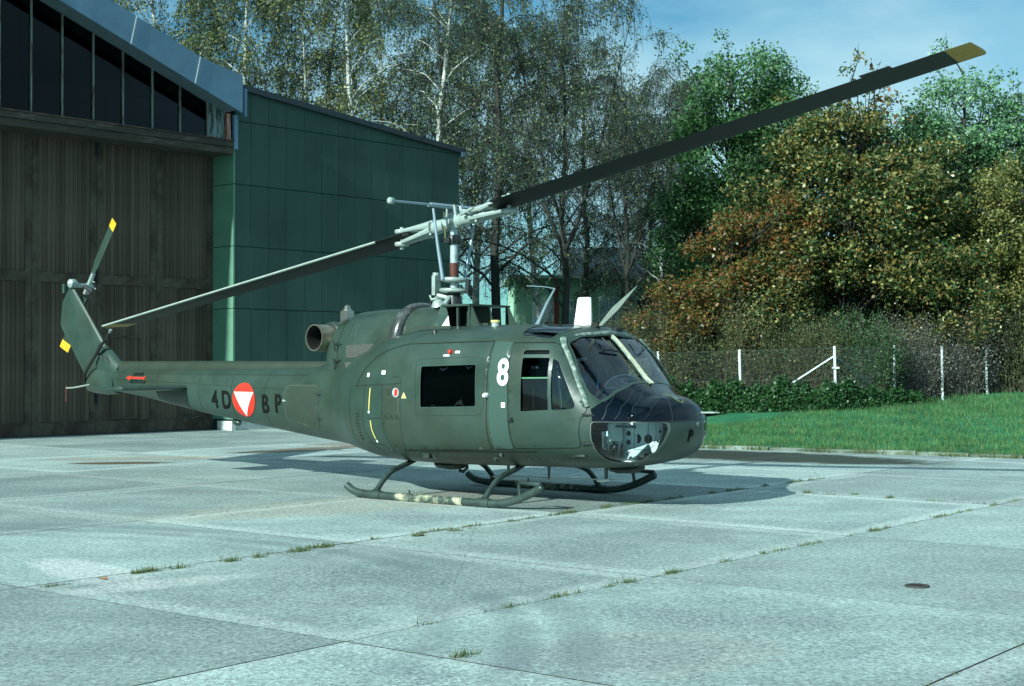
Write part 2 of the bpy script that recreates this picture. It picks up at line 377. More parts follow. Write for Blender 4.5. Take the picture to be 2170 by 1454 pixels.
link('grass', npmesh('grass', V, F), gl, kind='stuff')
spots = []
for _ in range(5200):                                       # ragged edge on the kerb
    t = rnd.uniform(-16, 11); 
    if math.sin(t * 2.3) + math.sin(t * 5.1) + rnd.gauss(0, .5) < .3: continue
    p = KA + KD * t + KN * rnd.gauss(.02, .12); spots.append((p.x, p.y, .02, rnd.uniform(.5, 1.5)))
for (x, y, L_) in ((-3.11, 12.65, .5), (-2.88, 12.89, .15), (-2.58, 13.25, .25), (-2.37, 13.51, .1), (-1.92, 14.08, .4), (-1.69, 14.45, .35), (-1.52, 14.67, .25), (-1.02, 15.15, .35), (-.51, 15.79, .2), (-.13, 16.44, .3),
                   (.74, 17.62, .35), (1.34, 18.5, .3), (1.26, 12.38, .18), (1.42, 12.6, .16), (.86, 11.88, .2), (3.78, 15.57, .3), (4.94, 17.09, .25), (5.07, 19.56, .3), (4.60, 19.88, .15), (4.1, 20.25, .15), (-3.74, 11.75, .3), (-.3, 9.0, .12), (-.75, 9.33, .12)):
    hs = [(rnd.uniform(-.5, .5) * L_ * 1.6, rnd.uniform(.3, 1.1)) for _ in range(max(2, int(9 * L_)))]
    for _ in range(int(420 * L_)):
        e, hh_ = rnd.choice(hs); e += rnd.gauss(0, .035); spots.append((x + E1.x * e + rnd.gauss(0, .02), y + E1.y * e + rnd.gauss(0, .012), -.02, rnd.uniform(.2, .85) * hh_))
for (row, a0, a1, nn, zz) in ((-10.38, 9.3, 21.0, 1500, .35), (-6.74, 7.0, 22.5, 1100, .3), (-13.68, 11, 19, 260, .25), (-3.29, 5, 14, 160, .25)):
    for _ in range(nn):
        c_ = rnd.uniform(a0, a1)
        if math.sin(c_ * 3.1 + row) + math.sin(c_ * 7.7) + math.sin(c_ * 17) * .7 < .35: continue
        q_ = E1 * (c_ + rnd.gauss(0, .03)) + E2 * (row + rnd.gauss(0, .012)); spots.append((q_.x, q_.y, -.005, rnd.uniform(.05, .5) * zz / .3))
for _ in range(500):
    c_ = rnd.uniform(-10.4, 1.5); q_ = E1 * 18.3 + E2 * (c_ + .0)
    if math.sin(c_ * 3.3) + math.sin(c_ * 8.1) < .5: continue
    spots.append((q_.x + rnd.gauss(0, .012), q_.y + rnd.gauss(0, .012), -.005, rnd.uniform(.1, .6)))
V, F = blades(spots, .04, .11, .006, lean=.9)
wl = leafmat('weed_blades', [(.03, .10, .03), (.08, .13, .04), (.16, .15, .06), (.05, .12, .035)], .6, .2)
link('weeds', npmesh('weeds', V, F), wl, kind='stuff')
# small things lying on the apron
iron = mat('cast_iron', (.04, .035, .03), .7, var=.3, scale=30)
dc = empty('drain_cover', (3.25, 11.78, 0), label='small round dark iron cover set in the foreground concrete on the right', category='drain cover')
mb = MB().lathe([(.0, .006), (.07, .006), (.075, .012), (.095, .012), (.10, .0)], n=24); mb.build('rim', iron, dc)
mb = MB()
for a in (-.045, -.015, .015, .045): mb.box(-.05, a - .004, .006, .05, a + .004, .011)
mb.build('grating', mat('dark_slots', (.015, .015, .015), .8), dc)
me = MB(); n = 9; pts = []
for k in range(n): 
    a = 6.283 * k / n; r_ = .055 * (1 if k % 2 else .55); pts.append((r_ * math.cos(a), r_ * math.sin(a), .012 + .01 * math.sin(a * 2)))
me.add(pts, [tuple(range(n))]); o = me.build('fallen_leaf', mat('dry_leaf', (.35, .13, .04), .8, two=1)); o.location = (-3.39, 12.17, 0.0); o['label'] = 'single dry orange maple leaf lying on the concrete at left'; o['category'] = 'leaf'

# ================================================================== hangar
hang = empty('hangar', W0, R(48), label='large old hangar with tall plank doors, glazed gable and dark green panelled annex', category='hangar')
green = objrandom(mat('green_cladding', (.030, .068, .060), .6, var=.16, scale=1.6, stretch=(1, 1, .25), col2=(.036, .080, .068), amt2=.5, scale2=.35, bump=.05, bscale=8, spec=.3), .93, 1.06)
gdark = mat('green_backing', (.012, .026, .024), .9)
trimd = mat('roof_trim_dark', (.022, .032, .045), .6, var=.2)
zinc = mat('zinc_sky_blue', (.13, .235, .34), .45, metal=.0, var=.14, scale=1.6, col2=(.105, .20, .30), amt2=.5, scale2=.7, spec=.5, rvar=.1)  # blue of the sky reflected in the fascia is put into this base colour
plank_m = objrandom(mat('old_brown_planks', (.110, .088, .066), .85, var=.35, scale=5, col2=(.060, .042, .032), amt2=.45, scale2=1.6, stretch=(1, 1, .09), bump=.3, bscale=30, spec=.2), .72, 1.22)
frame_m = mat('brown_door_frame', (.095, .080, .060), .85, var=.25, scale=4, col2=(.055, .042, .032), amt2=.4, scale2=1.4, bump=.2, spec=.2)
beam_m = mat('beam_peeling_paint', (.045, .040, .030), .8, var=.3, scale=4, col2=(.12, .10, .08), amt2=.12, scale2=6, stretch=(.3, 1, 1))
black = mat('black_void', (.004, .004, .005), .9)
white_old = mat('old_white_paint', (.26, .28, .26), .7, var=.3, scale=9, col2=(.07, .04, .025), amt2=.42, scale2=9, stretch=(1, 1, .25))
hinge_m = mat('dark_iron', (.015, .015, .016), .6, var=.2)
conc_b = mat('plinth_concrete', (.42, .46, .44), .9, var=.25, scale=7, bump=.3)
SJ = [.02, .52, 1.12, 1.73, 2.36, 2.99, 3.61, 4.23, 4.86, 5.47, 6.10, 6.72, 7.33, 7.96, 8.49]
ZJ = [.28, 1.56, 3.21, 4.86, 6.50, 8.17, 9.3]
def topz(s): return 8.99 - .0945 * (s - .39)
for i in range(len(SJ) - 1):
    for j in range(len(ZJ) - 1):
        a, b_ = SJ[i] + .004, SJ[i + 1] - .004; z0, z1 = ZJ[j] + .009, ZJ[j + 1] - .009
        za, zb = min(z1, topz(a)), min(z1, topz(b_))
        if za - z0 < .04: continue
        zb = max(zb, z0 + .01)
        MB().prism([(a, z0), (b_, z0), (b_, zb), (a, za)], 1, 0, .05).build('wall_panel', green, hang).location.y = rnd.uniform(-.004, .004)
mb = MB().prism([(.03, 0), (8.47, 0), (8.47, topz(8.5) - .02), (.03, topz(0) - .02)], 1, .06, .35); mb.build('backing_wall', gdark, hang)
MB().box(8.15, .35, 0, 8.46, 16, 8.0).build('side_wall', green, hang)
MB().box(-.02, .02, 0, 8.47, .12, .27).build('plinth', conc_b, hang)
# roof of the annex: verge trim and sheet
mb = MB().prism([(-.1, topz(-.1) - .02), (8.62, topz(8.62) - .02), (8.62, topz(8.62) + .13), (-.1, topz(-.1) + .13)], 1, -.12, .10); mb.build('verge_trim', trimd, hang)
mb = MB().prism([(-.1, topz(-.1) + .02), (8.62, topz(8.62) + .02), (8.62, topz(8.62) + .11), (-.1, topz(-.1) + .11)], 1, .10, 16); mb.build('annex_roof', trimd, hang)
MB().box(8.50, -.14, topz(8.6) - .12, 8.66, 16, topz(8.6) + .02).build('gutter', mat('gutter_grey', (.10, .16, .20), .5), hang)
mb = MB()
for k in range(30):
    s = k * .29 + .1; mb.box(s, -.10, topz(s) + .128, s + .05, .9, topz(s) + .155)
mb.build('roof_ridges', trimd, hang)
# jamb (returns into the door recess), one panel per course
for j in range(len(ZJ) - 2):
    z0, z1 = ZJ[j] + .010, min(ZJ[j + 1] - .010, 7.9)
    MB().box(-.045, .0, z0, .012, .88, z1).build('jamb_panel', mat('green_jamb_sunlit', (.11, .25, .17), .6, var=.10, scale=2), hang)  # paler copy of the wall green, its sunlit look put into the colour
MB().box(-.03, .02, 0, .018, .90, 8.0).build('jamb_backing', gdark, hang)
MB().box(-.10, -.03, 0, .03, .60, .24).build('corner_stone', mat('corner_stone_white', (.62, .66, .62), .9, var=.2, scale=8), hang)
# doors
leaf_w = 1.765; me_cache = {}
for L_ in range(11):
    s1 = -.06 - L_ * leaf_w; s0 = s1 - leaf_w + .012
    d = empty('door', (s0, .90, 0), 0, hang)
    wdt = s1 - s0; st = .17
    fr = MB()
    fr.box(0, -.02, .03, st, .06, 7.6).box(wdt - st, -.02, .03, wdt, .06, 7.6)
    fr.box(st, -.018, .03, wdt - st, .06, .33).box(st, -.018, 3.74, wdt - st, .06, 3.98).box(st, -.018, 7.38, wdt - st, .06, 7.6)
    fr.build('door_frame', frame_m, d)
    n = 12; pw = (wdt - 2 * st) / n
    for row, (z0, z1) in enumerate(((.335, 3.735), (3.985, 7.375))):
        key = ('p', row)
        if key not in me_cache: me_cache[key] = MB().box(.005, .004, z0, pw - .005, .04, z1).mesh('plank')
        for k in range(n):
            o = link('plank', me_cache[key], plank_m, d); o.location = (st + k * pw, rnd.uniform(-.004, .004), 0)
    MB().box(st, .045, .3, wdt - st, .055, 7.4).build('door_backing', black, d)
    if L_ % 2 == 1:
        for z in (.95, 3.95, 7.1):
            mb = MB().box(-.05, -.05, z - .17, .05, -.021, z + .17).tube([(0, -.06, z - .2), (0, -.06, z + .2)], .022, 8).box(-.03, -.09, z - .03, .03, -.05, z + .03)
            mb.build('hinge', hinge_m, d)
    if L_ == 1:
        mb = MB().box(.42, -.03, .36, 1.28, -.004, .40).box(.42, -.03, 2.42, 1.28, -.004, 2.46).box(.42, -.03, .40, .455, -.004, 2.42).box(1.245, -.03, .40, 1.28, -.004, 2.42)
        mb.build('wicket_frame', frame_m, d)
        MB().box(1.12, -.05, 1.30, 1.20, -.004, 1.36).build('latch', hinge_m, d)
MB().box(-20.5, .84, 0, .0, 1.0, .028).build('door_rail', hinge_m, hang)
# header beam and the peeling mouldings on it
MB().box(-20.5, -.05, 7.27, -.08, 1.2, 7.44).build('header_beam', beam_m, hang)
MB().box(-20.5, -.09, 7.45, -.06, .10, 7.60).build('header_moulding', beam_m, hang)
MB().box(-20.5, -.12, 7.605, -.08, .05, 7.64).build('window_sill', mat('sill_rust', (.11, .06, .045), .8, var=.4, scale=5, col2=(.02, .02, .02), amt2=.5, scale2=4), hang)
# glazed gable
def fb(s): return 8.23 + .372 * (-.35 - s)          # underside of the fascia
def ft(s): return (9.47 + .372 * (-1.64 - s)) if s < -1.64 else 9.47 - (s + 1.64) * .205
GL = glass('hangar_glass', (.20, .30, .34), .04, -.03)
MU = [-20.2, -19.35, -18.5, -17.65, -16.8, -15.95, -15.1, -14.27, -13.44, -12.6, -11.72, -10.88, -10.04, -9.20, -8.37, -7.54, -6.70, -5.90, -5.09, -4.25, -3.42, -2.57, -1.74, -.89]
for i in range(len(MU) - 1):
    a, b_ = MU[i] + .02, MU[i + 1] - .02
    MB().prism([(a, 7.65), (b_, 7.65), (b_, fb(b_) + .1), (a, fb(a) + .1)], 1, .020, .025).build('window_pane', GL, hang)
for s in MU[1:]:
    MB().prism([(s - .011, 7.64), (s + .011, 7.64), (s + .011, fb(s) + .1), (s - .011, fb(s) + .1)], 1, -.04, .05).build('mullion', white_old, hang)
peel = mat('peeling_board', (.20, .28, .29), .7, var=.2, scale=10, col2=(.02, .022, .022), amt2=.55, scale2=5, stretch=(2, 1, .3))
MB().prism([(-.87, 7.65), (-.34, 7.65), (-.34, fb(-.34) + .12), (-.87, fb(-.87) + .12)], 1, -.02, .03).build('peeling_board', peel, hang)
MB().box(-.33, -.08, 7.64, -.20, .05, 8.32).build('corner_post', mat('red_white_post', (.30, .06, .04), .7, var=.3, col2=(.5, .5, .45), amt2=.4, scale2=5, stretch=(4, 1, .4)), hang)
MB().box(-.10, -.10, 7.40, .03, -.02, 8.30).build('lead_strip', zinc, hang)
MB().box(.05, -.34, 8.25, .14, -.20, 8.98).build('downpipe_stub', zinc, hang)
MB().prism([(-20.5, 7.3), (-.2, 7.3), (-.2, fb(-.2) + .02), (-20.5, fb(-20.5) + .02)], 1, .4, .45).build('hall_dark', black, hang)  # black sheet stands in for the unlit hall behind the glazing
for k, (s, z0, z1) in enumerate(((-6.25, 8.0, 10.6), (-3.1, 7.65, 8.25), (-1.5, 7.65, 8.1))):
    MB().box(s - .16, .2, z0, s + .16, .3, z1).build('inner_post', mat('inner_post_teal', (.10, .24, .24), .8), hang)
MB().box(-12.4, .22, 8.12, -.9, .28, 8.42).build('inner_beam', mat('inner_beam_teal', (.06, .14, .16), .8), hang)
# fascia in sheets with raised light seams, soffit and main roof
SE = [-20.5, -18.4, -16.3, -14.2, -12.1, -10.05, -7.9, -5.75, -3.72, -1.85, -.35]
for i in range(len(SE) - 1):
    a, b_ = SE[i], SE[i + 1] - .012; k = .16
    def top(s): return ft(min(s, -.36))
    ta, tb = (a + k if i else a), (b_ + k if i < len(SE) - 2 else b_)
    pts = [(a, fb(a)), (b_, fb(b_)), (tb, top(tb))]
    if ta < -1.64 < tb: pts.append((-1.64, ft(-1.64)))
    pts.append((ta, top(ta)))
    MB().prism(pts, 1, -.80, -.74).build('fascia_sheet', zinc, hang)
    if i:
        MB().prism([(a - .012, fb(a)), (a + .018, fb(a)), (a + k + .018, top(a + k)), (a + k - .012, top(a + k))], 1, -.818, -.805).build('fascia_seam', mat('seam_light', (.45, .52, .54), .5), hang)
for sgn in (1,):
    MB().prism([(-20.5, fb(-20.5) + .12), (-.36, fb(-.36) + .10), (-.36, ft(-.36) - .02), (-1.64, ft(-1.64) - .02), (-20.5, ft(-20.5) - .02)], 1, -.735, 18).build('main_roof', mat('roof_zinc_dark', (.12, .17, .2), .6, var=.2), hang)
    MB().prism([(-20.52, fb(-20.5) + .1), (-40.6, fb(-.36) + .10), (-40.6, ft(-.36)), (-20.52, ft(-20.5))], 1, -.78, 18).build('main_roof', MATS['roof_zinc_dark'], hang)
MB().box(-40.2, .0, 0, -20.6, .35, 8.3).build('left_wall', green, hang)

# ================================================================== far house, fence
house_m = mat('house_render_green', (.36, .58, .42), .9, var=.12, scale=2)
hx = empty('house', (.2, 75, .0), R(3), label='pale green rendered house with white window frames behind the birch trees', category='house')
MB().box(0, 0, -.4, 11.5, 8, 6.05).build('wall', house_m, hx)
MB().box(-.4, -.55, 6.06, 12, 8.5, 6.22).build('eaves', mat('eaves_white', (.45, .5, .48), .7), hx)
mb = MB().prism([(-.55, 6.23), (8.55, 6.23), (4, 8.0)], 0, 2.8, 12); mb.build('roof', mat('roof_slate', (.09, .12, .13), .7, var=.2), hx)
MB().box(1.95, -.22, -.3, 2.18, -.02, 6.0).build('downpipe', mat('red_downpipe', (.26, .05, .03), .7), hx)
gl_h = glass('house_glass', (.05, .07, .08), .03, .10)
wf = mat('window_frame_white', (.78, .82, .78), .6)
blind = mat('blue_blinds', (.38, .52, .60), .8, var=.15)
for (a, b_, z0, z1, kind) in ((.85, 2.0, 3.62, 4.85, 'g'), (2.55, 3.35, 3.55, 5.0, 'b'), (4.25, 5.3, 3.55, 5.15, 'b'), (6.15, 7.1, 3.9, 5.1, 'g'), (8.2, 9.2, 3.9, 5.1, 'g'), (.85, 2.0, .9, 2.1, 'g'), (4.25, 5.3, .9, 2.1, 'g'), (6.15, 7.1, .9, 2.1, 'g')):
    wdw = MB(); t_ = .07
    wdw.box(a, -.06, z0, a + t_, .02, z1).box(b_ - t_, -.06, z0, b_, .02, z1).box(a + t_, -.06, z0, b_ - t_, .02, z0 + t_).box(a + t_, -.06, z1 - t_, b_ - t_, .02, z1).box((a + b_) / 2 - .035, -.055, z0 + t_, (a + b_) / 2 + .035, .02, z1 - t_)
    o = wdw.build('window', wf, hx)
    MB().box(a + .02, -.03, z0 + .02, b_ - .02, -.01, z1 - .02).build('pane', blind if kind == 'b' else gl_h, o)
    MB().box(a - .06, -.14, z0 - .07, b_ + .06, -.001, z0 - .01).build('sill', wf, o)

post_m = mat('fence_post_white', (.66, .74, .74), .6, var=.1, scale=8, col2=(.35, .40, .36), amt2=.2, scale2=5)
fence = empty('wire_fence', (9.92, 45, 0), label='chain link fence on slim white posts with a braced corner post', category='fence')
FP = []                                          # world x, y, base z, top z
for (px, y, top) in ((1180, 50.6, 2.13), (1395, 48.5, 2.15), (1568, 46.8, 2.20), (1770, 45.0, 2.29), (1895, 46.6, 2.33), (1996, 48.1, 2.33), (2090, 49.5, 2.35), (2178, 51.0, 2.36), (2262, 52.5, 2.36)):
    x = (px - 1085) / 3106 * y; FP.append((x, y, terrain(x, y), top))
def fl(x, y): return (x - 9.92, y - 45)
for (x, y, b_, tp) in FP:
    lx, ly = fl(x, y); le = rnd.uniform(-.03, .0)
    MB().tube([(lx + .02, ly, b_ - .1), (lx + le, ly, tp)], [.042, .042], 8).build('post', post_m, fence)
cx, cy = fl(*FP[3][:2]); lx, ly = fl(*FP[2][:2]); rx, ry = fl(*FP[4][:2])
MB().tube([(cx - .04, cy - .03, 1.98), (cx + (lx - cx) * .80, cy + (ly - cy) * .80 - .05, FP[3][2] + .12)], .03, 8).build('brace', post_m, fence)
MB().tube([(cx + .04, cy - .03, 1.93), (cx + (rx - cx) * .78, cy + (ry - cy) * .78 - .05, FP[4][2] + .35)], .03, 8).build('brace', mat('brace_dark', (.05, .09, .09), .6), fence)
for z in (1.62, .85): MB().box(cx - .09, cy - .07, z - .025, cx + .11, cy + .05, z + .03).build('clamp', post_m, fence)
wire = mat('fence_wire', (.10, .13, .13), .6)
mb = MB()
for i in range(len(FP) - 1):
    (x0, y0, b0, t0), (x1, y1, b1, t1) = FP[i], FP[i + 1]; x0, y0 = fl(x0, y0); x1, y1 = fl(x1, y1); ln = math.hypot(x1 - x0, y1 - y0)
    def P(u, h): return (x0 + (x1 - x0) * u, y0 + (y1 - y0) * u, (b0 + (b1 - b0) * u) * (1 - h) + (t0 - .05 + (t1 - t0) * u) * h)
    n = int(ln / .085); hh = 1.95 / ln
    for k in range(-int(n * hh), n + 1):
        for sg in (1, -1):
            u0 = k / n; u1 = u0 + hh
            if sg < 0: u0, u1 = u1, u0
            a, b_ = (u0, 0), (u1, 1)
            lo, hi = 0., 1.
            du = u1 - u0
            for lim in (0, 1):
                if abs(du) > 1e-6:
                    h = (lim - u0) / du
                    if (lim == 0) == (du > 0): lo = max(lo, h)
                    else: hi = min(hi, h)
            if hi - lo > .02: mb.tube([P(u0 + du * lo, lo), P(u0 + du * hi, hi)], .0014, 3, caps=False)
    for h in (.0, .5, 1.): mb.tube([P(0, h), P(1, h)], .0035, 4, caps=False)
mb.build('mesh', wire, fence, fix=False, kind='stuff')
# ================================================================== vegetation
nr = np.random.RandomState(11)
def leaves_mesh(C, size, up=.3, aspect=.6, jit=.35):
    """C (n,3) leaf centres -> small rhombic leaves, slightly folded, every one its own island"""
    n = len(C); nrm = nr.normal(size=(n, 3)); nrm[:, 2] += up * 2; nrm /= np.linalg.norm(nrm, axis=1)[:, None]
    a = nr.normal(size=(n, 3)); a -= (a * nrm).sum(1)[:, None] * nrm; a /= np.linalg.norm(a, axis=1)[:, None]; b = np.cross(nrm, a)
    s = size * (1 + jit * nr.uniform(-1, 1, n))[:, None]
    V = np.stack([C - a * s * .5, C + b * s * aspect * .5 + nrm * s * .08, C + a * s * .5, C - b * s * aspect * .5 + nrm * s * .08], 1).reshape(-1, 3)
    i = np.arange(n) * 4; F = np.stack([i, i + 1, i + 2, i + 3], 1)
    return V, F
def trunk_noise(p, k): return Vector((p.x + rnd.gauss(0, k), p.y + rnd.gauss(0, k), p.z))
bark_b = mat('birch_bark', (.46, .50, .46), .8, var=.15, scale=5, col2=(.03, .03, .03), amt2=.33, scale2=3.2, stretch=(1, 1, 2.2), bump=.3, bscale=20)
bark_d = mat('dark_bark', (.030, .032, .028), .9, var=.3, scale=8, bump=.5, bscale=20)
twig_m = mat('birch_twigs', (.028, .032, .032), .9, var=.3, scale=3)
LB = [leafmat('birch_leaves', [(.055, .12, .05), (.10, .17, .06), (.24, .25, .07), (.07, .13, .06), (.40, .40, .17)], .45, .35),
      leafmat('birch_leaves_green', [(.03, .075, .04), (.045, .11, .05), (.11, .16, .06), (.035, .08, .045), (.26, .29, .12)], .45, .3)]
def make_birch(H, spread, lean, leafn, lm, seed, dark=False, fork=0, leaf=.085):
    rnd.seed(seed); nr.seed(seed)
    tr = MB(); tw = MB(); LC = []
    nseg = 14; pts = []; rad = []
    x = y = 0.
    for i in range(nseg + 1):
        h = i / nseg
        pts.append(Vector((lean * h * H + x, y, H * h))); rad.append(max(.015, (.16 * H / 16) * (1 - h) ** .8))
        x += rnd.gauss(0, .09); y += rnd.gauss(0, .09)
    tr.tube(pts, rad, 8)
    stems = [(pts, rad, .22)]
    for k in range(fork):
        i0 = rnd.randint(4, 6); p0 = pts[i0]; a = rnd.uniform(0, 6.28); fp = []; fr = []
        for i in range(10):
            t = i / 9; fp.append(p0 + Vector((math.cos(a) * t ** .8 * H * .17, math.sin(a) * t ** .8 * H * .12, t * (H - p0.z) * rnd.uniform(.82, .86)))); fr.append(max(.012, rad[i0] * .72 * (1 - t)))
        tr.tube(fp, fr, 7); stems.append((fp, fr, .1))
    for (sp, sr, start) in stems:
        nb = int(34 * (H / 16) / (1 if sp is pts else 1.6))
        for k in range(nb):
            t = start + (1 - start) * (k + rnd.random()) / nb; fi = t * (len(sp) - 1); i = min(int(fi), len(sp) - 2); p = sp[i].lerp(sp[i + 1], fi - i)
            L_ = spread * (1.15 - .75 * t) * rnd.uniform(.6, 1.25); a = rnd.uniform(0, 6.283); d = Vector((math.cos(a), math.sin(a), 0)); r0 = max(.010, sr[i] * rnd.uniform(.28, .42))
            br = []; z = 0.; ml = 7
            rise = rnd.uniform(.9, 1.5)
            for j in range(ml):
                u = j / (ml - 1); br.append(p + d * L_ * u + Vector((0, 0, L_ * (rise * u - .62 * rise * u * u))) + Vector((rnd.gauss(0, .04), rnd.gauss(0, .04), 0)))
            tr.tube(br, [max(.006, r0 * (1 - .85 * j / (ml - 1))) for j in range(ml)], 4, caps=False)
            nt_ = rnd.randint(9, 13)
            for q in range(nt_):
                u = rnd.uniform(.25, 1); fi = u * (ml - 1); i2 = min(int(fi), ml - 2); s = br[i2].lerp(br[i2 + 1], fi - i2)
                a2 = a + rnd.uniform(-1.3, 1.3); d2 = Vector((math.cos(a2), math.sin(a2), 0)); tl = rnd.uniform(.7, 2.1); w_ = []
                for j in range(6):
                    v = j / 5; w_.append(s + d2 * tl * .42 * (1 - (1 - v) ** 1.8) + Vector((0, 0, tl * (.22 * v - 1.0 * v * v))) + Vector((rnd.gauss(0, .02), rnd.gauss(0, .02), 0)))
                tw.tube(w_, [.008, .007, .006, .006, .005, .004], 3, caps=False)
                for _ in range(rnd.randint(5, 8)):                     # fine side twigs
                    v = rnd.uniform(.1, .8); fi = v * 5; i3 = int(fi); c = w_[i3].lerp(w_[i3 + 1], fi - i3)
                    e = c + Vector((rnd.gauss(0, .16), rnd.gauss(0, .16), -rnd.uniform(.15, .5))); tw.tube([c, c.lerp(e, .5) + Vector((rnd.gauss(0, .03), 0, .04)), e], [.005, .0045, .004], 3, caps=False)
                    if rnd.random() < .8: LC.append(e)
                for _ in range(int(leafn * 1.75 * rnd.uniform(.4, 1.5))):
                    v = rnd.random(); fi = v * 5; i3 = min(int(fi), 4); c = w_[i3].lerp(w_[i3 + 1], fi - i3); LC.append(c + Vector((rnd.gauss(0, .10), rnd.gauss(0, .10), rnd.gauss(0, .10))))
    V, F = leaves_mesh(np.array([tuple(c) for c in LC]), leaf, up=.2, aspect=.75)
    return (tr.mesh('trunk', 'all'), tw.mesh('twigs'), npmesh('leaves', V, F), bark_d if dark else bark_b, lm)
def plant(kind, name, x, y, z, rz, sc, label, cat='tree', group=None):
    e = empty(name, (x, y, z), rz, None, label=label, category=cat); e.scale = (sc, sc, sc)
    if group: e['group'] = group
    tr, tw, lv, bk, lm = kind
    link('trunk', tr, bk, e)
    if tw: link('twigs', tw, twig_m, e, kind='stuff')
    link('crown', lv, lm, e, kind='stuff')
    return e
def at(px, d): return (px - 1085) / 3106 * d
BA = make_birch(19, 3.6, .02, 13, LB[0], 3, leaf=.10)
BB = make_birch(18, 3.3, .10, 9, LB[1], 5, leaf=.085)
BC = make_birch(20, 3.3, -.01, 11, LB[1], 8, dark=True, leaf=.085)
BD = make_birch(15.6, 3.9, .02, 9, LB[1], 14, dark=True, fork=3, leaf=.08)
BE = make_birch(12.5, 2.0, .01, 6, LB[1], 21, leaf=.075)
BF = make_birch(20, 4.0, -.06, 14, LB[0], 33, fork=2, leaf=.10)
G = 'birch trees behind the hangar'
for (kd, px, d, rz, sc, lab) in (
    (BF, 400, 58, .4, 1.0, 'yellow green birch rising farthest left behind the curved hangar fascia'),
    (BA, 520, 55, 2.0, 1.0, 'golden leaved birch directly above the low end of the hangar fascia'),
    (BF, 1000, 68, 1.4, 1.0, 'distant birch between the dense dark birch and the straight dark trunk'),
    (BB, 1140, 68, 2.4, 1.0, 'distant birch half hidden behind the dark forked birch'),
    (BC, 1255, 71, 2.2, .9, 'distant dark birch behind the right half of the wide weeping birch'),
    (BF, 640, 60, 3.6, 1.0, 'forked white birch behind the highest part of the green annex roof'),
    (BA, 735, 54, 5.0, .98, 'tall birch with speckled white trunk above the middle of the annex roof'),
    (BB, 868, 53, .0, 1.05, 'birch with a bright white trunk leaning right above the annex roof'),
    (BC, 960, 60, 1.2, 1.0, 'dense dark birch just right of the leaning white trunk'),
    (BC, 1056, 52, 3.3, .97, 'straight dark trunked birch beside the right corner of the green annex'),
    (BD, 1195, 50, .3, 1.0, 'wide weeping birch with dark forked trunk in front of the pale house'),
    (BE, 1403, 56, 1.0, 1.0, 'slim white trunked birch at the right end of the birch row'),
    (BD, 1330, 66, 2.6, 1.02, 'weeping birch farther back with drooping crown left of the slim white birch'),
    (BE, 1462, 74, 4.0, .98, 'small thin distant birch showing left of the tall green tree'),
    (BA, 815, 66, 4.4, 1.0, 'distant birch left of the leaning white trunk'),
    (BD, 1375, 72, 5.2, .98, 'distant weeping birch right behind the slim white birch')):
    plant(kd, 'birch_tree', at(px, d), d, 0, rz, sc, lab, 'tree', G)

def crown(clumps, per, leaf, sig, up=.5, aspect=.6, droop=0):
    out = []
    for (c, r) in clumps:
        n = int(per * (r / .7) ** 2); g = nr.normal(size=(n, 3)); g /= np.linalg.norm(g, axis=1)[:, None]; rr = r * (nr.uniform(size=n) ** .45)[:, None]
        p = np.array(c) + g * rr * np.array([1, 1, .7]) + nr.normal(size=(n, 3)) * sig
        out.append(p)
    C = np.concatenate(out); return leaves_mesh(C, leaf, up, aspect)
def make_tree(shape, nclump, per, leaf, sig, seed, lm, H0=1.2, trunk_r=.18, up=.5, aspect=.6, rc=(.45, .95), spikes=(), bark=None):
    """shape: list of ellipsoids (cx,cy,cz,rx,ry,rz); clumps sit near their surface, limbs lead to the clumps"""
    rnd.seed(seed); nr.seed(seed)
    cl = []
    vol = [a[3] * a[4] * a[5] for a in shape]; tot = sum(vol)
    for a, v in zip(shape, vol):
        for _ in range(max(3, int(nclump * v / tot))):
            d = Vector((rnd.gauss(0, 1), rnd.gauss(0, 1), rnd.gauss(0, 1))).normalized(); k = rnd.uniform(.35, 1.0) ** .6
            cl.append(((a[0] + d.x * a[3] * k, a[1] + d.y * a[4] * k, a[2] + d.z * a[5] * k), rnd.uniform(*rc)))
    for (x, y, z, h, r) in spikes:
        for i in range(int(h / .35)):
            cl.append(((x + rnd.gauss(0, r * (1.1 - i * .35 / h)), y + rnd.gauss(0, r * .5), z + i * .35), rnd.uniform(.18, .34)))
    tr = MB(); zmax = max(c[0][2] for c in cl); cx = sum(c[0][0] for c in cl) / len(cl); cy = sum(c[0][1] for c in cl) / len(cl)
    tp = [Vector((cx * min(1, i / 5), cy * min(1, i / 5), zmax * .92 * i / 8)) for i in range(9)]; tr.tube(tp, [trunk_r * (1 - .11 * i) for i in range(9)], 8)
    for (c, r) in cl:
        if rnd.random() < .6:
            c = Vector(c); z0 = max(H0, c.z - rnd.uniform(.8, 2.6)); k = min(8, max(0, z0 / (zmax * .92) * 8)); i = min(7, int(k)); s = tp[i].lerp(tp[i + 1], k - i)
            m = s.lerp(c, .5) + Vector((rnd.gauss(0, .15), rnd.gauss(0, .15), -.15)); tr.tube([s, m, c], [.05, .028, .008], 4, caps=False)
            for _ in range(3): tr.tube([c, c + Vector((rnd.gauss(0, r * .6), rnd.gauss(0, r * .6), rnd.gauss(.1, r * .5)))], [.009, .004], 3, caps=False)
    V, F = crown(cl, per, leaf, sig, up, aspect)
    return (tr.mesh('trunk', 'all'), None, npmesh('leaves', V, F), bark or bark_d, lm)
LG = leafmat('green_leaves', [(.04, .12, .04), (.06, .17, .055), (.12, .28, .10), (.03, .10, .03), (.26, .42, .20)], .4, .35)
LGL = leafmat('silvery_green_leaves', [(.06, .17, .065), (.11, .27, .12), (.20, .38, .19), (.32, .48, .27)], .4, .35)
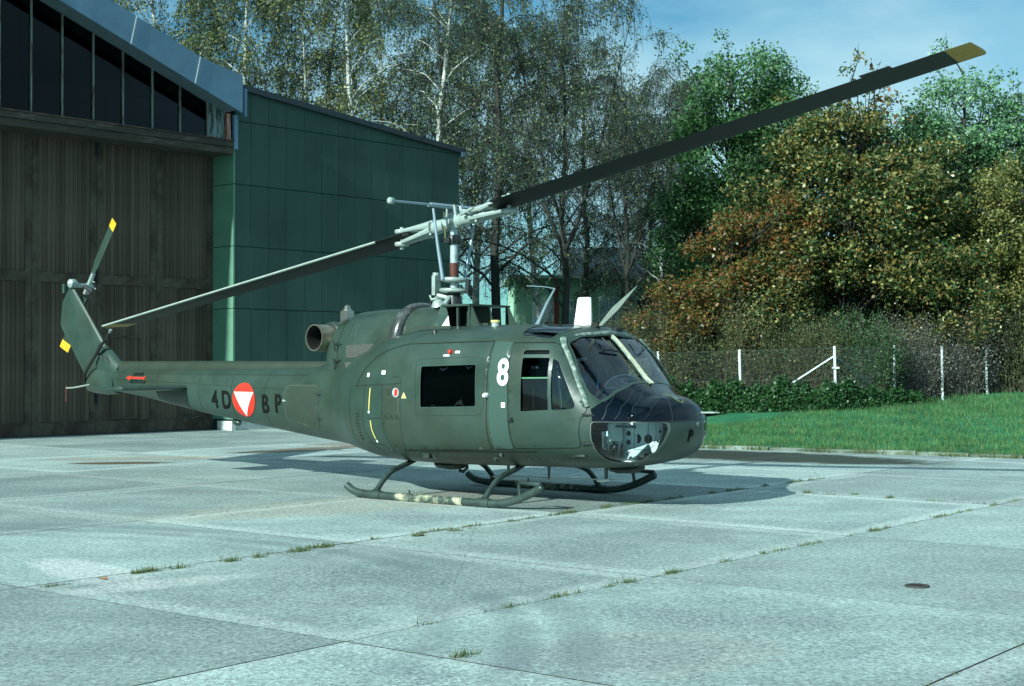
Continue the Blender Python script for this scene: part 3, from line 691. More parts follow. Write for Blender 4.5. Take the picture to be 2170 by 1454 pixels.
LO = leafmat('maple_leaves_bronze', [(.025, .07, .028), (.05, .10, .035), (.25, .21, .055), (.035, .10, .035), (.25, .14, .035), (.42, .42, .17), (.02, .065, .025), (.03, .09, .035)], .32, .3)
LR = leafmat('maple_leaves_red', [(.20, .06, .025), (.26, .11, .035), (.09, .10, .03), (.28, .20, .05), (.05, .09, .03), (.10, .13, .04)], .38, .3)
LY = leafmat('yellow_brown_leaves', [(.06, .09, .03), (.24, .22, .055), (.05, .10, .035), (.40, .38, .13), (.03, .06, .025)], .4, .3)
LD = leafmat('dark_needles', [(.010, .030, .016), (.016, .045, .022), (.02, .055, .03)], .6, .1)
LS = leafmat('shrub_leaves', [(.06, .09, .035), (.14, .15, .06), (.04, .09, .035), (.22, .21, .09), (.07, .07, .035)], .5, .3)
LSG = leafmat('shrub_leaves_green', [(.02, .06, .022), (.035, .10, .035), (.07, .15, .05), (.015, .045, .018), (.15, .22, .10)], .45, .3)
LW = leafmat('pale_seed_heads', [(.05, .055, .035), (.12, .12, .09), (.35, .37, .33), (.07, .06, .04), (.03, .05, .025)], .6, .3)
T1 = make_tree([(0, 0, 10.2, 2.0, 2, 1.7), (-.9, 0, 8.2, 1.8, 2, 2.3), (1.1, .3, 9.3, 1.6, 1.8, 1.5), (-.6, 0, 5.4, 2.2, 2.2, 2.6)], 200, 232, 0.120, .05, 41, LG, spikes=((-1.9, 0, 11.2, 1.2, .2), (-.6, 0, 11.6, 1.1, .18), (1.5, 0, 10.8, .9, .2), (.6, 0, 11.3, .8, .18)))
plant(T1, 'green_tree', at(1575, 55), 55, .2, 0, 1.13, 'tall fresh green tree left of the bronze maple, above the rotor blade', 'tree')
T2 = make_tree([(0, 0, 8.0, 2.0, 1.6, 1.8), (1.6, 0, 7.0, 1.4, 1.6, 2.4), (-1.2, 0, 6.2, 1.5, 1.6, 2.4)], 170, 232, 0.120, .05, 52, LGL, rc=(.35, .7), spikes=((-.6, 0, 9.4, 1.8, .16), (.9, 0, 9.2, 1.1, .2), (1.7, 0, 8.9, 1.5, .15), (2.2, 0, 8.4, 1.2, .15), (-1.9, 0, 8.3, .9, .2)))
plant(T2, 'green_tree', at(2035, 55), 55, .3, 0, 1.24, 'lighter silvery green tree at right with open spiky top', 'tree')
T3 = make_tree([(0, 0, 5.6, 3.3, 2.2, 2.7), (-1.6, -.4, 3.9, 2.0, 1.8, 2.0), (1.9, -.3, 4.4, 1.9, 1.8, 2.2), (.0, 0, 7.4, 1.6, 1.4, 1.1)], 270, 294, 0.124, .05, 63, LO, rc=(.4, .8), spikes=((.1, 0, 8.1, 2.2, .8), (-.9, 0, 8.0, 1.1, .3), (1.2, 0, 8.0, 1.3, .35)))
T3c = make_tree([(0, 0, 3.0, 2.6, 1.6, 2.6)], 120, 248, 0.112, .05, 66, LO, rc=(.4, .8))
T3d = make_tree([(0, 0, 3.6, 2.2, 1.6, 3.0)], 120, 248, 0.112, .05, 67, LSG, rc=(.4, .8))
plant(T3c, 'maple_tree', at(1650, 50.2), 50.2, .2, 1, 1.0, 'lower bronze leaved tree filling the gap between the red maple and the broad bronze maple', 'tree')
plant(T3c, 'maple_tree', at(1960, 51.2), 51.2, .3, 2, 1.05, 'lower bronze leaved tree right of the broad bronze maple, left of the yellow brown tree', 'tree')
plant(T3d, 'green_tree', at(1840, 52.5), 52.5, .2, 1, .95, 'dark green undergrowth tree in the shade under the bronze maple', 'tree')
plant(T3d, 'green_tree', at(2060, 53), 53, .2, 3, .95, 'dark green undergrowth tree in the shade behind the seeded shrubs', 'tree')
plant(T3d, 'green_tree', at(1580, 51), 51, .2, 4, .95, 'dark green undergrowth tree behind the red maple', 'tree')
plant(T3, 'maple_tree', at(1795, 51.2), 51.2, .25, 0, 1.24, 'broad bronze and olive maple in the middle with a sparse reddish spire', 'tree')
T3b = make_tree([(0, 0, 9.7, .8, .6, .5), (0.1, 0, 8.6, 1.4, 1, .8)], 30, 42, .19, .08, 64, LR, rc=(.2, .42), H0=6, trunk_r=.08)
plant(T3b, 'maple_tree', at(1835, 52), 52, .3, 0, 1.20, 'thin maple sapling with purple red leaves poking out above the bronze maple', 'tree')
T4 = make_tree([(0, 0, 3.9, 1.7, 1.4, 1.6), (-1.3, -.2, 2.8, 1.5, 1.3, 1.2), (.9, 0, 5.4, 1.4, 1.2, 1.0), (2.2, 0, 6.0, 1.2, 1.0, .8), (1.6, 0, 4.2, 1.5, 1.2, 1.2)], 125, 255, 0.120, .05, 75, LR, rc=(.35, .65))
plant(T4, 'maple_tree', at(1520, 49.6), 49.6, .2, 0, 1.08, 'red and orange leaved maple at the left edge of the thicket', 'tree')
T5 = make_tree([(0, 0, 4.6, 2.0, 1.8, 2.6), (1.2, 0, 3.6, 2.0, 1.8, 2.2)], 150, 294, 0.104, .05, 86, LY, rc=(.4, .75))
plant(T5, 'maple_tree', at(2125, 52.2), 52.2, .3, 0, 1.20, 'yellow brown leaved tree at the right edge of the picture', 'tree')
T6 = make_tree([(0, 0, 5.2, 2.6, 2, 3.4)], 130, 232, 0.120, .05, 97, LSG, rc=(.4, .8))
for (px, d, sc, lab) in ((1690, 54, 1.25, 'dark green tree filling in behind the bronze maple'), (1925, 54.5, 1.28, 'deep green tree behind the bronze maple on its right'), (2230, 54, 1.15, 'dark green tree cut by the right edge of the picture'), (1490, 60, 1.0, 'dark green tree at the far left of the thicket behind the red maple')):
    plant(T6, 'green_tree', at(px, d), d, .2, px * .01, sc, lab, 'tree')
# spruce at the right edge
def make_spruce(H, seed):
    rnd.seed(seed); nr.seed(seed); tr = MB().tube([(0, 0, 0), (0, 0, H)], [.16, .01], 7); C = []
    for k in range(34):
        z = 1.2 + (H - 1.4) * k / 34; L_ = 2.3 * (1 - k / 35) + .2
        for q in range(7):
            a = rnd.uniform(0, 6.28); e = Vector((math.cos(a) * L_, math.sin(a) * L_, -.22 * L_)); tr.tube([(0, 0, z), Vector((0, 0, z)) + e], [.02, .006], 3, caps=False)
            for _ in range(int(30 * L_) + 6):
                t = rnd.random() ** .7; C.append((e.x * t + rnd.gauss(0, .09), e.y * t + rnd.gauss(0, .09), z + e.z * t - abs(rnd.gauss(0, .14))))
    V, F = leaves_mesh(np.array(C), .16, .1, .35); return (tr.mesh('trunk', 'all'), None, npmesh('leaves', V, F), bark_d, LD)
SP = make_spruce(11.6, 5)
plant(SP, 'spruce_tree', at(2160, 56), 56, .3, 0, 1.06, 'dark spruce at the upper right edge of the picture', 'tree')
# shrubs behind the fence: twiggy brush
def make_shrub(w_, h, seed, lm, per=150, leaf=.07, twigs=180, tm=None):
    rnd.seed(seed); nr.seed(seed); tw = MB(); C = []
    for _ in range(twigs):
        x = rnd.uniform(-w_, w_) * .8; y = rnd.uniform(-.7, .7); hh = h * rnd.uniform(.55, 1.05) * (1 - .35 * abs(x / w_) ** 2); dx = rnd.gauss(0, .45); dy = rnd.gauss(0, .3); pts = []
        for j in range(6):
            t = j / 5; pts.append(Vector((x + dx * t + .25 * dx * t * t, y + dy * t, hh * t - .25 * abs(dx) * t * t)))
        tw.tube(pts, [.012, .010, .008, .006, .004, .003], 3, caps=False)
        for _ in range(int(per * .55)):
            t = rnd.uniform(.12, 1); fi = t * 5; i = min(4, int(fi)); c = pts[i].lerp(pts[i + 1], fi - i); C.append((c.x + rnd.gauss(0, .16), c.y + rnd.gauss(0, .16), c.z + rnd.gauss(0, .13)))
    V, F = leaves_mesh(np.array(C), leaf, .4, .55); return (tw.mesh('stems'), None, npmesh('leaves', V, F), twig_b, lm)
twig_b = mat('shrub_stems', (.075, .068, .05), .9, var=.3)
S1 = make_shrub(1.9, 3.9, 101, LS, 170, .075, 230); S2 = make_shrub(1.8, 3.6, 102, LSG, 190, .09, 200); S3 = make_shrub(1.7, 3.2, 103, LW, 120, .07, 230)
SG = 'brush behind the wire fence'
for (kd, px, d, sc, lab) in (
    (S1, 1330, 50.5, .92, 'brownish twiggy shrub right behind the white antenna blade of the helicopter'),
    (S1, 1415, 49.6, .98, 'brown green shrub above the helicopter windscreen, behind the leftmost fence post'),
    (S2, 1490, 50.2, .95, 'green shrub between the leftmost and second fence posts'),
    (S1, 1560, 48.8, 1.0, 'olive brown shrub right behind the second visible fence post'),
    (S2, 1660, 49.2, .95, 'green leaved shrub above the pale slanting fence brace'),
    (S1, 1715, 47.6, .78, 'low dry shrub just left of the braced fence post'),
    (S2, 1815, 47.4, .90, 'bright leaved shrub behind the dark slanting fence brace'),
    (S2, 1760, 50.8, 1.0, 'shadowed dark shrub under the bronze maple'),
    (S3, 1900, 48.9, .95, 'grey shrub with pale seed heads behind the fence post right of the brace'),
    (S3, 1985, 50.0, 1.0, 'tall grey shrub with whitish seed heads at the second post from the right'),
    (S3, 2075, 51.2, .98, 'pale seeded shrub behind the rightmost visible fence post'),
    (S1, 2160, 51.0, .9, 'brown shrub at the right picture edge'),
    (S1, 1250, 54, .8, 'low shrub far left in front of the pale house'),
    (S2, 2010, 53.0, 1.1, 'dark green shrub in the shade behind the seeded shrubs'),
    (S2, 1880, 52.5, 1.1, 'dark green shrub in the deep shade right of the bronze maple')):
    x = at(px, d); plant(kd, 'shrub', x, d, terrain(x, d) - .05, px * .37, sc, lab, 'shrub', SG)
# ivy along the foot of the fence
rnd.seed(9); nr.seed(9); C = []
for _ in range(30000):
    px = 1100 + (1980 - 1100) * rnd.random() ** .85; 
    base = np.interp(px, [1100, 1568, 1770, 1895, 1996], [50, 46.6, 44.85, 46.4, 47.9]); 
    hm = np.interp(px, [1100, 1430, 1770, 1860, 1950, 1990], [.9, .92, .80, .62, .35, .1]) * (1 + .14 * math.sin(px * .05) + .12 * math.sin(px * .13) + .08 * math.sin(px * .31)) * rnd.uniform(.86, 1.12)
    t = rnd.uniform(-.1, 3.14); rr = .8 + .2 * rnd.random()
    d = base - .35 - .55 * math.cos(t) * rr; x = at(px, d); C.append((x, d, terrain(x, d) + max(0, hm * math.sin(t) * rr)))
V, F = leaves_mesh(np.array(C), .095, .6, .8)
link('ivy', npmesh('ivy', V, F), leafmat('ivy_leaves', [(.012, .045, .016), (.022, .075, .024), (.04, .11, .035), (.07, .15, .06)], .4, .2), kind='stuff')

# ================================================================== helicopter hull form
# x, w, zb, zt, zm, nb, nt
ST=[(-8.0,.13,1.36,1.66,1.52,2.2,2.2),(-7.1,.17,1.28,1.69,1.50,2.2,2.2),(-5.0,.27,.98,1.70,1.36,2.2,2.2),(-3.2,.37,.76,1.71,1.25,2.3,2.2),
(-2.4,.45,.67,1.74,1.20,2.4,2.3),(-1.8,.58,.61,1.85,1.18,2.5,2.4),(-1.2,.90,.52,2.02,1.18,2.8,2.5),(-.7,1.09,.465,2.16,1.2,3.2,2.8),(-.2,1.17,.44,2.25,1.22,3.3,3.2),
(.3,1.20,.435,2.28,1.24,3.3,3.6),(1.5,1.21,.45,2.29,1.25,3.0,3.7),(2.0,1.20,.46,2.28,1.25,3.0,3.7),(2.35,1.185,.465,2.25,1.22,2.9,3.5),(2.6,1.16,.47,2.10,1.17,2.8,3.2),(2.9,1.10,.49,1.80,1.10,2.6,2.6),(3.15,1.00,.52,1.54,1.03,2.4,2.3),
(3.4,.83,.58,1.40,1.00,2.3,2.1),(3.6,.60,.68,1.28,1.00,2.2,2.05),(3.72,.37,.80,1.18,1.00,2.1,2.0),(3.745,.0,.99,1.01,1.00,2,2)]
def interp(x):
    # monotone-ish cubic (Catmull-Rom) on stations; nose end handled elliptic
    S=ST;n=len(S)
    if x<=S[0][0]: return S[0][1:]
    if x>=S[-1][0]: return S[-1][1:]
    i=max(k for k in range(n-1) if S[k][0]<=x)
    x0,x1=S[i][0],S[i+1][0];h=x1-x0;t=(x-x0)/h
    out=[]
    def slope(k,j):
        if k<=0 or k>=n-1:
            a,b=(0,1) if k<=0 else (n-2,n-1)
            return (S[b][j]-S[a][j])/(S[b][0]-S[a][0])
        d0=(S[k][j]-S[k-1][j])/(S[k][0]-S[k-1][0]);d1=(S[k+1][j]-S[k][j])/(S[k+1][0]-S[k][0])
        if d0*d1<=0: return 0.
        h0=S[k][0]-S[k-1][0];h1=S[k+1][0]-S[k][0]
        w1=2*h1+h0;w2=h1+2*h0
        return (w1+w2)/(w1/d0+w2/d1)
    for j in range(1,7):
        y0,y1=S[i][j],S[i+1][j];m0,m1=slope(i,j)*h,slope(i+1,j)*h
        out.append((2*t**3-3*t*t+1)*y0+(t**3-2*t*t+t)*m0+(-2*t**3+3*t*t)*y1+(t**3-t*t)*m1)
    return out
NT=3.745
def section(x):
    # near the tip use elliptic closure in sqrt parameter
    if x>3.4:
        a=(x-3.4)/(NT-3.4); k=math.sqrt(max(0,1-a*a))
        # blend: from values at 3.4
        w0,zb0,zt0,zm0,nb0,nt0=interp(3.4)
        p=interp(x)
        w=w0*max(0,1-a**2.0)**.55; zm=1.0
        zt=zm+(zt0-zm)*max(0,1-a**2.6)**.6; zb=zm-(zm-zb0)*max(0,1-a**2.3)**.6
        return (w,zb,zt,zm,nb0,nt0)
    return tuple(interp(x))
def Yhull(x,z):
    w,zb,zt,zm,nb,nt=section(x)
    if z>=zt or z<=zb: return 0.
    if z>zm: t=(z-zm)/(zt-zm);return w*(1-t**nt)**(1/nt)
    t=(zm-z)/(zm-zb);return w*(1-t**nb)**(1/nb)
def inside(x,y,z):
    w,zb,zt,zm,nb,nt=section(x)
    return x<NT and zb<z<zt and abs(y)<Yhull(x,z)
def inside_off(x, y, z, off):
    w_, zb, zt, zm, nb, n_ = section(min(x - off, NT - 1e-5))
    if x - off >= NT: return False
    w_ += off; zt += off; zb -= off
    if not zb < z < zt: return False
    if z > zm: t = (z - zm) / (zt - zm); return abs(y) < w_ * (1 - t ** n_) ** (1 / n_)
    t = (zm - z) / (zm - zb); return abs(y) < w_ * (1 - t ** nb) ** (1 / nb)
def frontX(y, z, off=0.):
    lo, hi = 2.2, NT + max(0, off)
    if not inside_off(lo, y, z, off): return lo + off
    for _ in range(20):
        m = (lo + hi) / 2
        if inside_off(m, y, z, off): lo = m
        else: hi = m
    return lo
def topZ(x, y, off=0.):
    w_, zb, zt, zm, nb, n_ = section(x); t = min(1, abs(y) / w_)
    return zm + (zt - zm) * max(0, 1 - t ** n_) ** (1 / n_) + off
def botZ(x, y, off=0.):
    w_, zb, zt, zm, nb, n_ = section(x); t = min(1, abs(y) / w_)
    return zm - (zm - zb) * max(0, 1 - t ** nb) ** (1 / nb) - off
def side(sg, off=0.):
    def f(p):
        x, z = p; w_, zb, zt, zm, nb, n_ = section(x)
        w_ += off; zb -= off; zt += off
        if z > zm: t = min(.9999, (z - zm) / (zt - zm)); y = w_ * (1 - t ** n_) ** (1 / n_)
        else: t = min(.9999, (zm - z) / (zm - zb)); y = w_ * (1 - t ** nb) ** (1 / nb)
        return (x, sg * y, z)
    return f
def front(off=0.): return lambda p: (frontX(p[0], p[1], off), p[0], p[1])
def topm(off=0.): return lambda p: (p[0], p[1], topZ(p[0], p[1], off))
def plane(f): return f
def rpoly(pts, r, n=5):
    """polygon with rounded corners"""
    out = []; m = len(pts); rr = r if isinstance(r, (list, tuple)) else [r] * m
    for i in range(m):
        p = Vector(pts[i]); a = Vector(pts[i - 1]); b = Vector(pts[(i + 1) % m]); q = rr[i]
        if q <= 0: out.append(tuple(p)); continue
        q = min(q, (a - p).length * .49, (b - p).length * .49)
        s = p + (a - p).normalized() * q; e = p + (b - p).normalized() * q
        for k in range(n + 1):
            t = k / n; c = s * (1 - t) ** 2 + p * 2 * t * (1 - t) + e * t * t; out.append((c.x, c.y))
    return out
def area(p): return sum(p[i - 1][0] * p[i][1] - p[i][0] * p[i - 1][1] for i in range(len(p))) / 2
def grow(p, d):
    """offset a polygon outwards by d"""
    if area(p) < 0: p = p[::-1]
    out = []; m = len(p)
    for i in range(m):
        a = Vector(p[i - 1]); b = Vector(p[i]); c = Vector(p[(i + 1) % m])
        e1 = (b - a); e2 = (c - b)
        if e1.length < 1e-7 or e2.length < 1e-7: out.append(tuple(b)); continue
        n1 = Vector((e1.y, -e1.x)).normalized(); n2 = Vector((e2.y, -e2.x)).normalized(); n = (n1 + n2)
        k = max(.35, n.length_squared / 2); out.append(tuple(b + n * (d / k)))
    return out
def inpoly(x, y, p):
    c = False; j = len(p) - 1
    for i in range(len(p)):
        xi, yi = p[i]; xj, yj = p[j]
        if (yi > y) != (yj > y) and x < (xj - xi) * (y - yi) / (yj - yi) + xi: c = not c
        j = i
    return c
def resample(p, h):
    out = []
    for i in range(len(p)):
        a = Vector(p[i]); b = Vector(p[(i + 1) % len(p)]); n = max(1, int((b - a).length / h))
        for k in range(n): q = a.lerp(b, k / n); out.append((q.x, q.y))
    return out
def patch2d(outline, holes=(), h=.04):
    loops = [resample(outline, h)] + [resample(q, h) for q in holes]
    V = []; Ed = []
    for lp in loops:
        o = len(V); V += [Vector(q) for q in lp]; Ed += [(o + i, o + (i + 1) % len(lp)) for i in range(len(lp))]
    xs = [v.x for v in V]; ys = [v.y for v in V]; x = min(xs) + h / 2; r_ = 0
    big = grow(outline, -h * .3); hb = [grow(q, h * .3) for q in holes]
    while x < max(xs):
        y = min(ys) + h / 2 * (1 + (r_ % 2))
        while y < max(ys):
            if inpoly(x, y, big) and not any(inpoly(x, y, q) for q in hb): V.append(Vector((x, y)))
            y += h
        x += h; r_ += 1
    vo, _, fo, _, _, _ = delaunay_2d_cdt(V, Ed, [], 0, 1e-6)
    F = []
    for f in fo:
        cx = sum(vo[i].x for i in f) / 3; cy = sum(vo[i].y for i in f) / 3
        if inpoly(cx, cy, outline) and not any(inpoly(cx, cy, q) for q in holes): F.append(tuple(f))
    return [(v.x, v.y) for v in vo], F
def patch(name, outline, mp, m, parent, holes=(), h=.04, thick=0., smooth='all', flip=None, **k):
    """sheet cut to an outline (with holes), bent onto a surface; thick: edge turned inwards by that much"""
    V, F = patch2d(outline, holes, h)
    mb = MB(); P = [mp(v) for v in V]; mb.add(P, F)
    return mb.build(name, m, parent, smooth=smooth, **k)
def ring(name, outline, wd, mp, m, parent, h=.03, **k):
    return patch(name, grow(outline, wd), mp, m, parent, holes=[outline], h=h, **k)
def line(name, pts, wd, mp, m, parent, **k):
    """thin strip along a polyline in the map plane"""
    a = []; b = []; P = [Vector(p) for p in pts]
    Q = []
    for i in range(len(P) - 1):
        n = max(1, int((P[i + 1] - P[i]).length / .03))
        for j in range(n): Q.append(P[i].lerp(P[i + 1], j / n))
    Q.append(P[-1]); V = []
    for i, p in enumerate(Q):
        t = (Q[min(i + 1, len(Q) - 1)] - Q[max(i - 1, 0)]).normalized(); n = Vector((-t.y, t.x)) * wd / 2
        V += [mp(p + n), mp(p - n)]
    return MB().add(V, [(2 * i, 2 * i + 1, 2 * i + 3, 2 * i + 2) for i in range(len(Q) - 1)]).build(name, m, parent, smooth='all', fix=False, **k)

heli = empty('helicopter', (-.798, 20.13, 0), -0.659, label='olive green military helicopter with black nose, numbered 8 and 4D BP, standing on its skids', category='helicopter')
# ---- paints
OD = mat('olive_paint', (.029, .057, .046), .38, var=.14, scale=2.2, col2=(.030, .048, .034), amt2=.48, scale2=.9, spec=.45, rvar=.10, bump=.10, bscale=3.2)
OD2 = mat('olive_paint_brownish', (.031, .047, .033), .48, var=.08, scale=2, spec=.4, rvar=.06)
ODL = mat('olive_paint_grey', (.042, .080, .066), .30, var=.06, scale=2, spec=.5)
ODK = mat('olive_dark', (.016, .026, .022), .6, var=.15)
NOSE = mat('nose_black', (.002, .005, .010), .14, var=.1, coat=.0, spec=.24, bump=.02, bscale=4)
SEAM = mat('seam_line', (.010, .017, .014), .7)
SEAML = mat('seam_worn', (.07, .10, .08), .6)
RUB = mat('black_rubber', (.010, .011, .012), .5)
WHT = mat('white_paint', (.80, .82, .80), .5)
RED = mat('red_paint', (.62, .030, .012), .5)
BLK = mat('black_letters', (.005, .006, .005), .8, spec=.15)
YEL = mat('yellow_paint', (.72, .42, .02), .5)
YELP = mat('pale_yellow_line', (.62, .52, .16), .6)
METL = mat('light_grey_metal', (.33, .41, .385), .38, metal=.15, var=.10, scale=14, col2=(.26, .30, .28), amt2=.22, scale2=7, spec=.6)
METB = mat('blue_grey_tube', (.24, .33, .38), .35, metal=.3, var=.08, spec=.6)
METD = mat('dark_metal', (.035, .040, .042), .4, metal=.5, var=.2)
STEEL = mat('bare_steel', (.38, .40, .36), .28, metal=.85, var=.12, scale=5)
PILLAR = mat('worn_pillar_paint', (.10, .15, .125), .45, var=.15, scale=9, col2=(.32, .40, .35), amt2=.36, scale2=14, bump=.3, bscale=40)
SKID = mat('skid_paint', (.036, .062, .055), .45, var=.15, scale=5, col2=(.016, .028, .025), amt2=.4, scale2=5, bump=.25, bscale=30)
SKIDW = mat('skid_worn_cream', (.04, .065, .055), .6, var=.15, scale=8, col2=(.46, .45, .31), amt2=.50, scale2=7, bump=.4, bscale=30)
INT = mat('interior_grey', (.040, .055, .060), .8, var=.15)
INTL = mat('interior_pale_teal', (.66, .80, .78), .6, var=.06)
SEATM = mat('seat_cloth', (.035, .055, .060), .9, var=.3, scale=20)
COVER = mat('instrument_cover', (.26, .235, .20), .85, var=.12, scale=8)
GW = glass('windscreen_glass', (.74, .86, .96), .01, .02)
GC = glass('chin_glass', (.90, .98, 1.0), .03, .0)
GD = glass('door_glass', (.38, .52, .60), .015, .01)
GR = glass('roof_window_blue', (.03, .14, .45), .03, .06)
# ---- openings (x,z) for side windows and chin, (y,z) for windscreen, (x,y) for the roof windows
CW = rpoly([(.452, 1.218), (1.372, 1.247), (1.362, 1.768), (.452, 1.742)], .03)
PW1 = rpoly([(2.066, 1.893), (2.428, 1.893), (2.412, 1.945), (2.085, 1.945)], [.02, .02, .06, .06])
PW2 = rpoly([(2.072, 1.197), (2.478, 1.222), (2.447, 1.852), (2.078, 1.852)], .015)
PW3 = rpoly([(2.520, 1.222), (2.850, 1.240), (2.716, 1.520), (2.560, 1.80), (2.492, 1.842)], [.02, .09, .05, .02, .01])
CH = rpoly([(3.020, 1.085), (3.10, 1.090), (3.690, 1.083), (3.700, .980), (3.665, .85), (3.59, .725), (3.39, .622), (3.17, .580), (3.06, .61), (3.02, .72), (3.008, .90)], .04)
WSR = rpoly([(-.045, 1.57), (-.36, 1.553), (-.72, 1.455), (-.955, 1.335), (-1.005, 1.44), (-.965, 1.70), (-.850, 2.035), (-.58, 2.115), (-.045, 2.125)], .05)
RW = rpoly([(1.92, -.985), (2.36, -.965), (2.40, -.62), (2.40, -.34), (1.98, -.34), (1.90, -.85)], .07)
def mir(p): return [(-a, b) for a, b in p]
WSL = mir(WSR)
RWL = [(a, -b) for a, b in RW]
sideop = [grow(q, .012) for q in (CW, PW1, PW2, PW3)]; chop = grow(CH, .010); wsop = [grow(WSR, .012), grow(WSL, .012)]; rwop = [grow(RW, .012), grow(RWL, .012)]
def opening(x, y, z):
    if 0.3 < x < 3.2 and 1.1 < z < 2.0 and abs(y) > .8 and any(inpoly(x, z, q) for q in sideop): return True
    if x > 2.95 and z < 1.12 and abs(y) > .30 and inpoly(x, z, chop): return True
    if x > 2.40 and z > 1.28 and any(inpoly(y, z, q) for q in wsop): return True
    if z > 1.9 and 1.8 < x < 2.5 and abs(y) > .3 and any(inpoly(x, y, q) for q in rwop): return True
    return False
def hull_mesh(name, xs, M, off=0., cut=False, cap0=False):
    V = []; F = []
    for x in xs:
        w_, zb, zt, zm, nb, n_ = section(x); w_ = max(w_ + off, .001)
        for k in range(M):
            a = 2 * math.pi * k / M; c, s = math.cos(a), math.sin(a); h_, n = (max(zt - zm + off, .001), n_) if s >= 0 else (max(zm - zb + off, .001), nb)
            r = ((abs(c) / w_) ** n + (abs(s) / h_) ** n) ** (-1 / n); V.append((x, c * r, zm + s * r))
    for i in range(len(xs) - 1):
        for k in range(M):
            a = i * M + k; b_ = i * M + (k + 1) % M
            if cut:
                c0 = V[a]; c1 = V[b_ + M]
                if opening((c0[0] + c1[0]) / 2, (c0[1] + c1[1]) / 2, (c0[2] + c1[2]) / 2): continue
            F.append((a, b_, b_ + M, a + M))
    me = npmesh(name, V, F, True); return me
xs = [-1.62 + .06 * i for i in range(20)]; x = xs[-1] + .02
while x < 3.38: xs.append(x); x += .013
t = 0.
while t < 1: xs.append(3.40 + (NT - 3.40) * math.sin(t * math.pi / 2)); t += .030
xs.append(NT - .0004)
link('fuselage', hull_mesh('fuselage', xs, 440, cut=True), OD, heli)
tb = [-8.12 + .02 * i for i in range(4)]
tb = [-7.62] + [-7.55 + .11 * i for i in range(54)] + [-1.60]
link('tail_boom', hull_mesh('tail_boom', tb, 72, off=-.002), OD, heli)
# ---- black nose cover, windscreen, frames
HO = [(-1.062, 1.094), (-1.052, 1.240), (-.985, 1.296), (-.74, 1.428), (-.36, 1.523), (0, 1.543), (.36, 1.523), (.74, 1.428), (.985, 1.296), (1.052, 1.240), (1.062, 1.094)]
patch('nose_cover', HO, front(.004), NOSE, heli, h=.016)
line('nose_seam', [(-1.06, 1.092), (0, 1.092), (1.06, 1.092)], .010, front(.006), RUB, heli)
for rb in ([(-1.008, 1.115), (-.93, 1.27), (-.766, 1.40)], [(-.93, 1.115), (-.80, 1.27), (-.56, 1.41), (-.339, 1.505)], [(-.82, 1.115), (-.70, 1.26), (-.40, 1.42), (-.102, 1.520)], [(-.72, 1.115), (-.56, 1.26), (-.40, 1.34)]):
    line('nose_rib', rb, .006, front(.0055), mat('rib_line', (.012, .018, .024), .5), heli)
line('nose_rivets', [(-.341, 1.10), (-.30, 1.25), (-.226, 1.383), (-.061, 1.52)], .009, front(.006), mat('rivet_grey', (.05, .07, .08), .5), heli)
mbx = MB(); fx = frontX(-.62, 1.175)
mbx.lathe([(.062, 0), (.060, .012), (.045, .035), (.02, .05), (.0, .054)], (frontX(-.77, 1.152) - .012, -.775, 1.152), (.60, -.78, .25), 18); mbx.build('nose_bump', NOSE, heli, smooth=True)
ring('windscreen_seal', WSR, .024, front(.006), OD, heli, h=.03); ring('windscreen_seal', WSL, .024, front(.006), OD, heli, h=.03)
patch('windscreen_pane', grow(WSR, .01), front(-.004), GW, heli, h=.05, label='near windscreen pane'); patch('windscreen_pane', grow(WSL, .01), front(-.004), GW, heli, h=.05, label='far windscreen pane')
mb = MB(); cp = [(frontX(0, z, .012), 0, z) for z in (1.53, 1.6, 1.7, 1.8, 1.9, 2.0, 2.08, 2.14, 2.18)]
mb.tube(cp, .026, 8); mb.build('centre_post', PILLAR, heli, smooth=True)
mb = MB(); mb.tube([(p[0] + .028, -.014, p[2] + .008) for p in cp], .007, 6).tube([(p[0] + .028, .014, p[2] + .008) for p in cp], .007, 6); mb.build('post_strip', mat('cream_strip', (.45, .46, .32), .6), heli)
for sg in (-1, 1):
    ap = [Vector((frontX(sg * y, z, -.01), sg * (y + .012), z)) for (y, z) in ((1.045, 1.26), (1.035, 1.40), (1.015, 1.55), (.985, 1.70), (.945, 1.86), (.895, 2.0), (.835, 2.08))]
    MB().tube(ap, [.034, .036, .036, .036, .038, .04, .046], 10).build('windscreen_pillar', PILLAR, heli, smooth=True)
for sg in (-1, 1): # roof corner gusset
    MB().tube([(2.44, sg * .80, 2.085), (2.52, sg * .5, 2.135), (2.57, sg * .2, 2.155), (2.585, 0, 2.165)], [.035, .03, .03, .035], 8).build('brow_rail', PILLAR, heli, smooth=True)
for pol, sg in ((RW, -1), (RWL, 1)):
    patch('roof_window', grow(pol, .012), topm(.001), GR, heli, h=.05); ring('roof_window_frame', pol, .022, topm(.006), OD, heli)
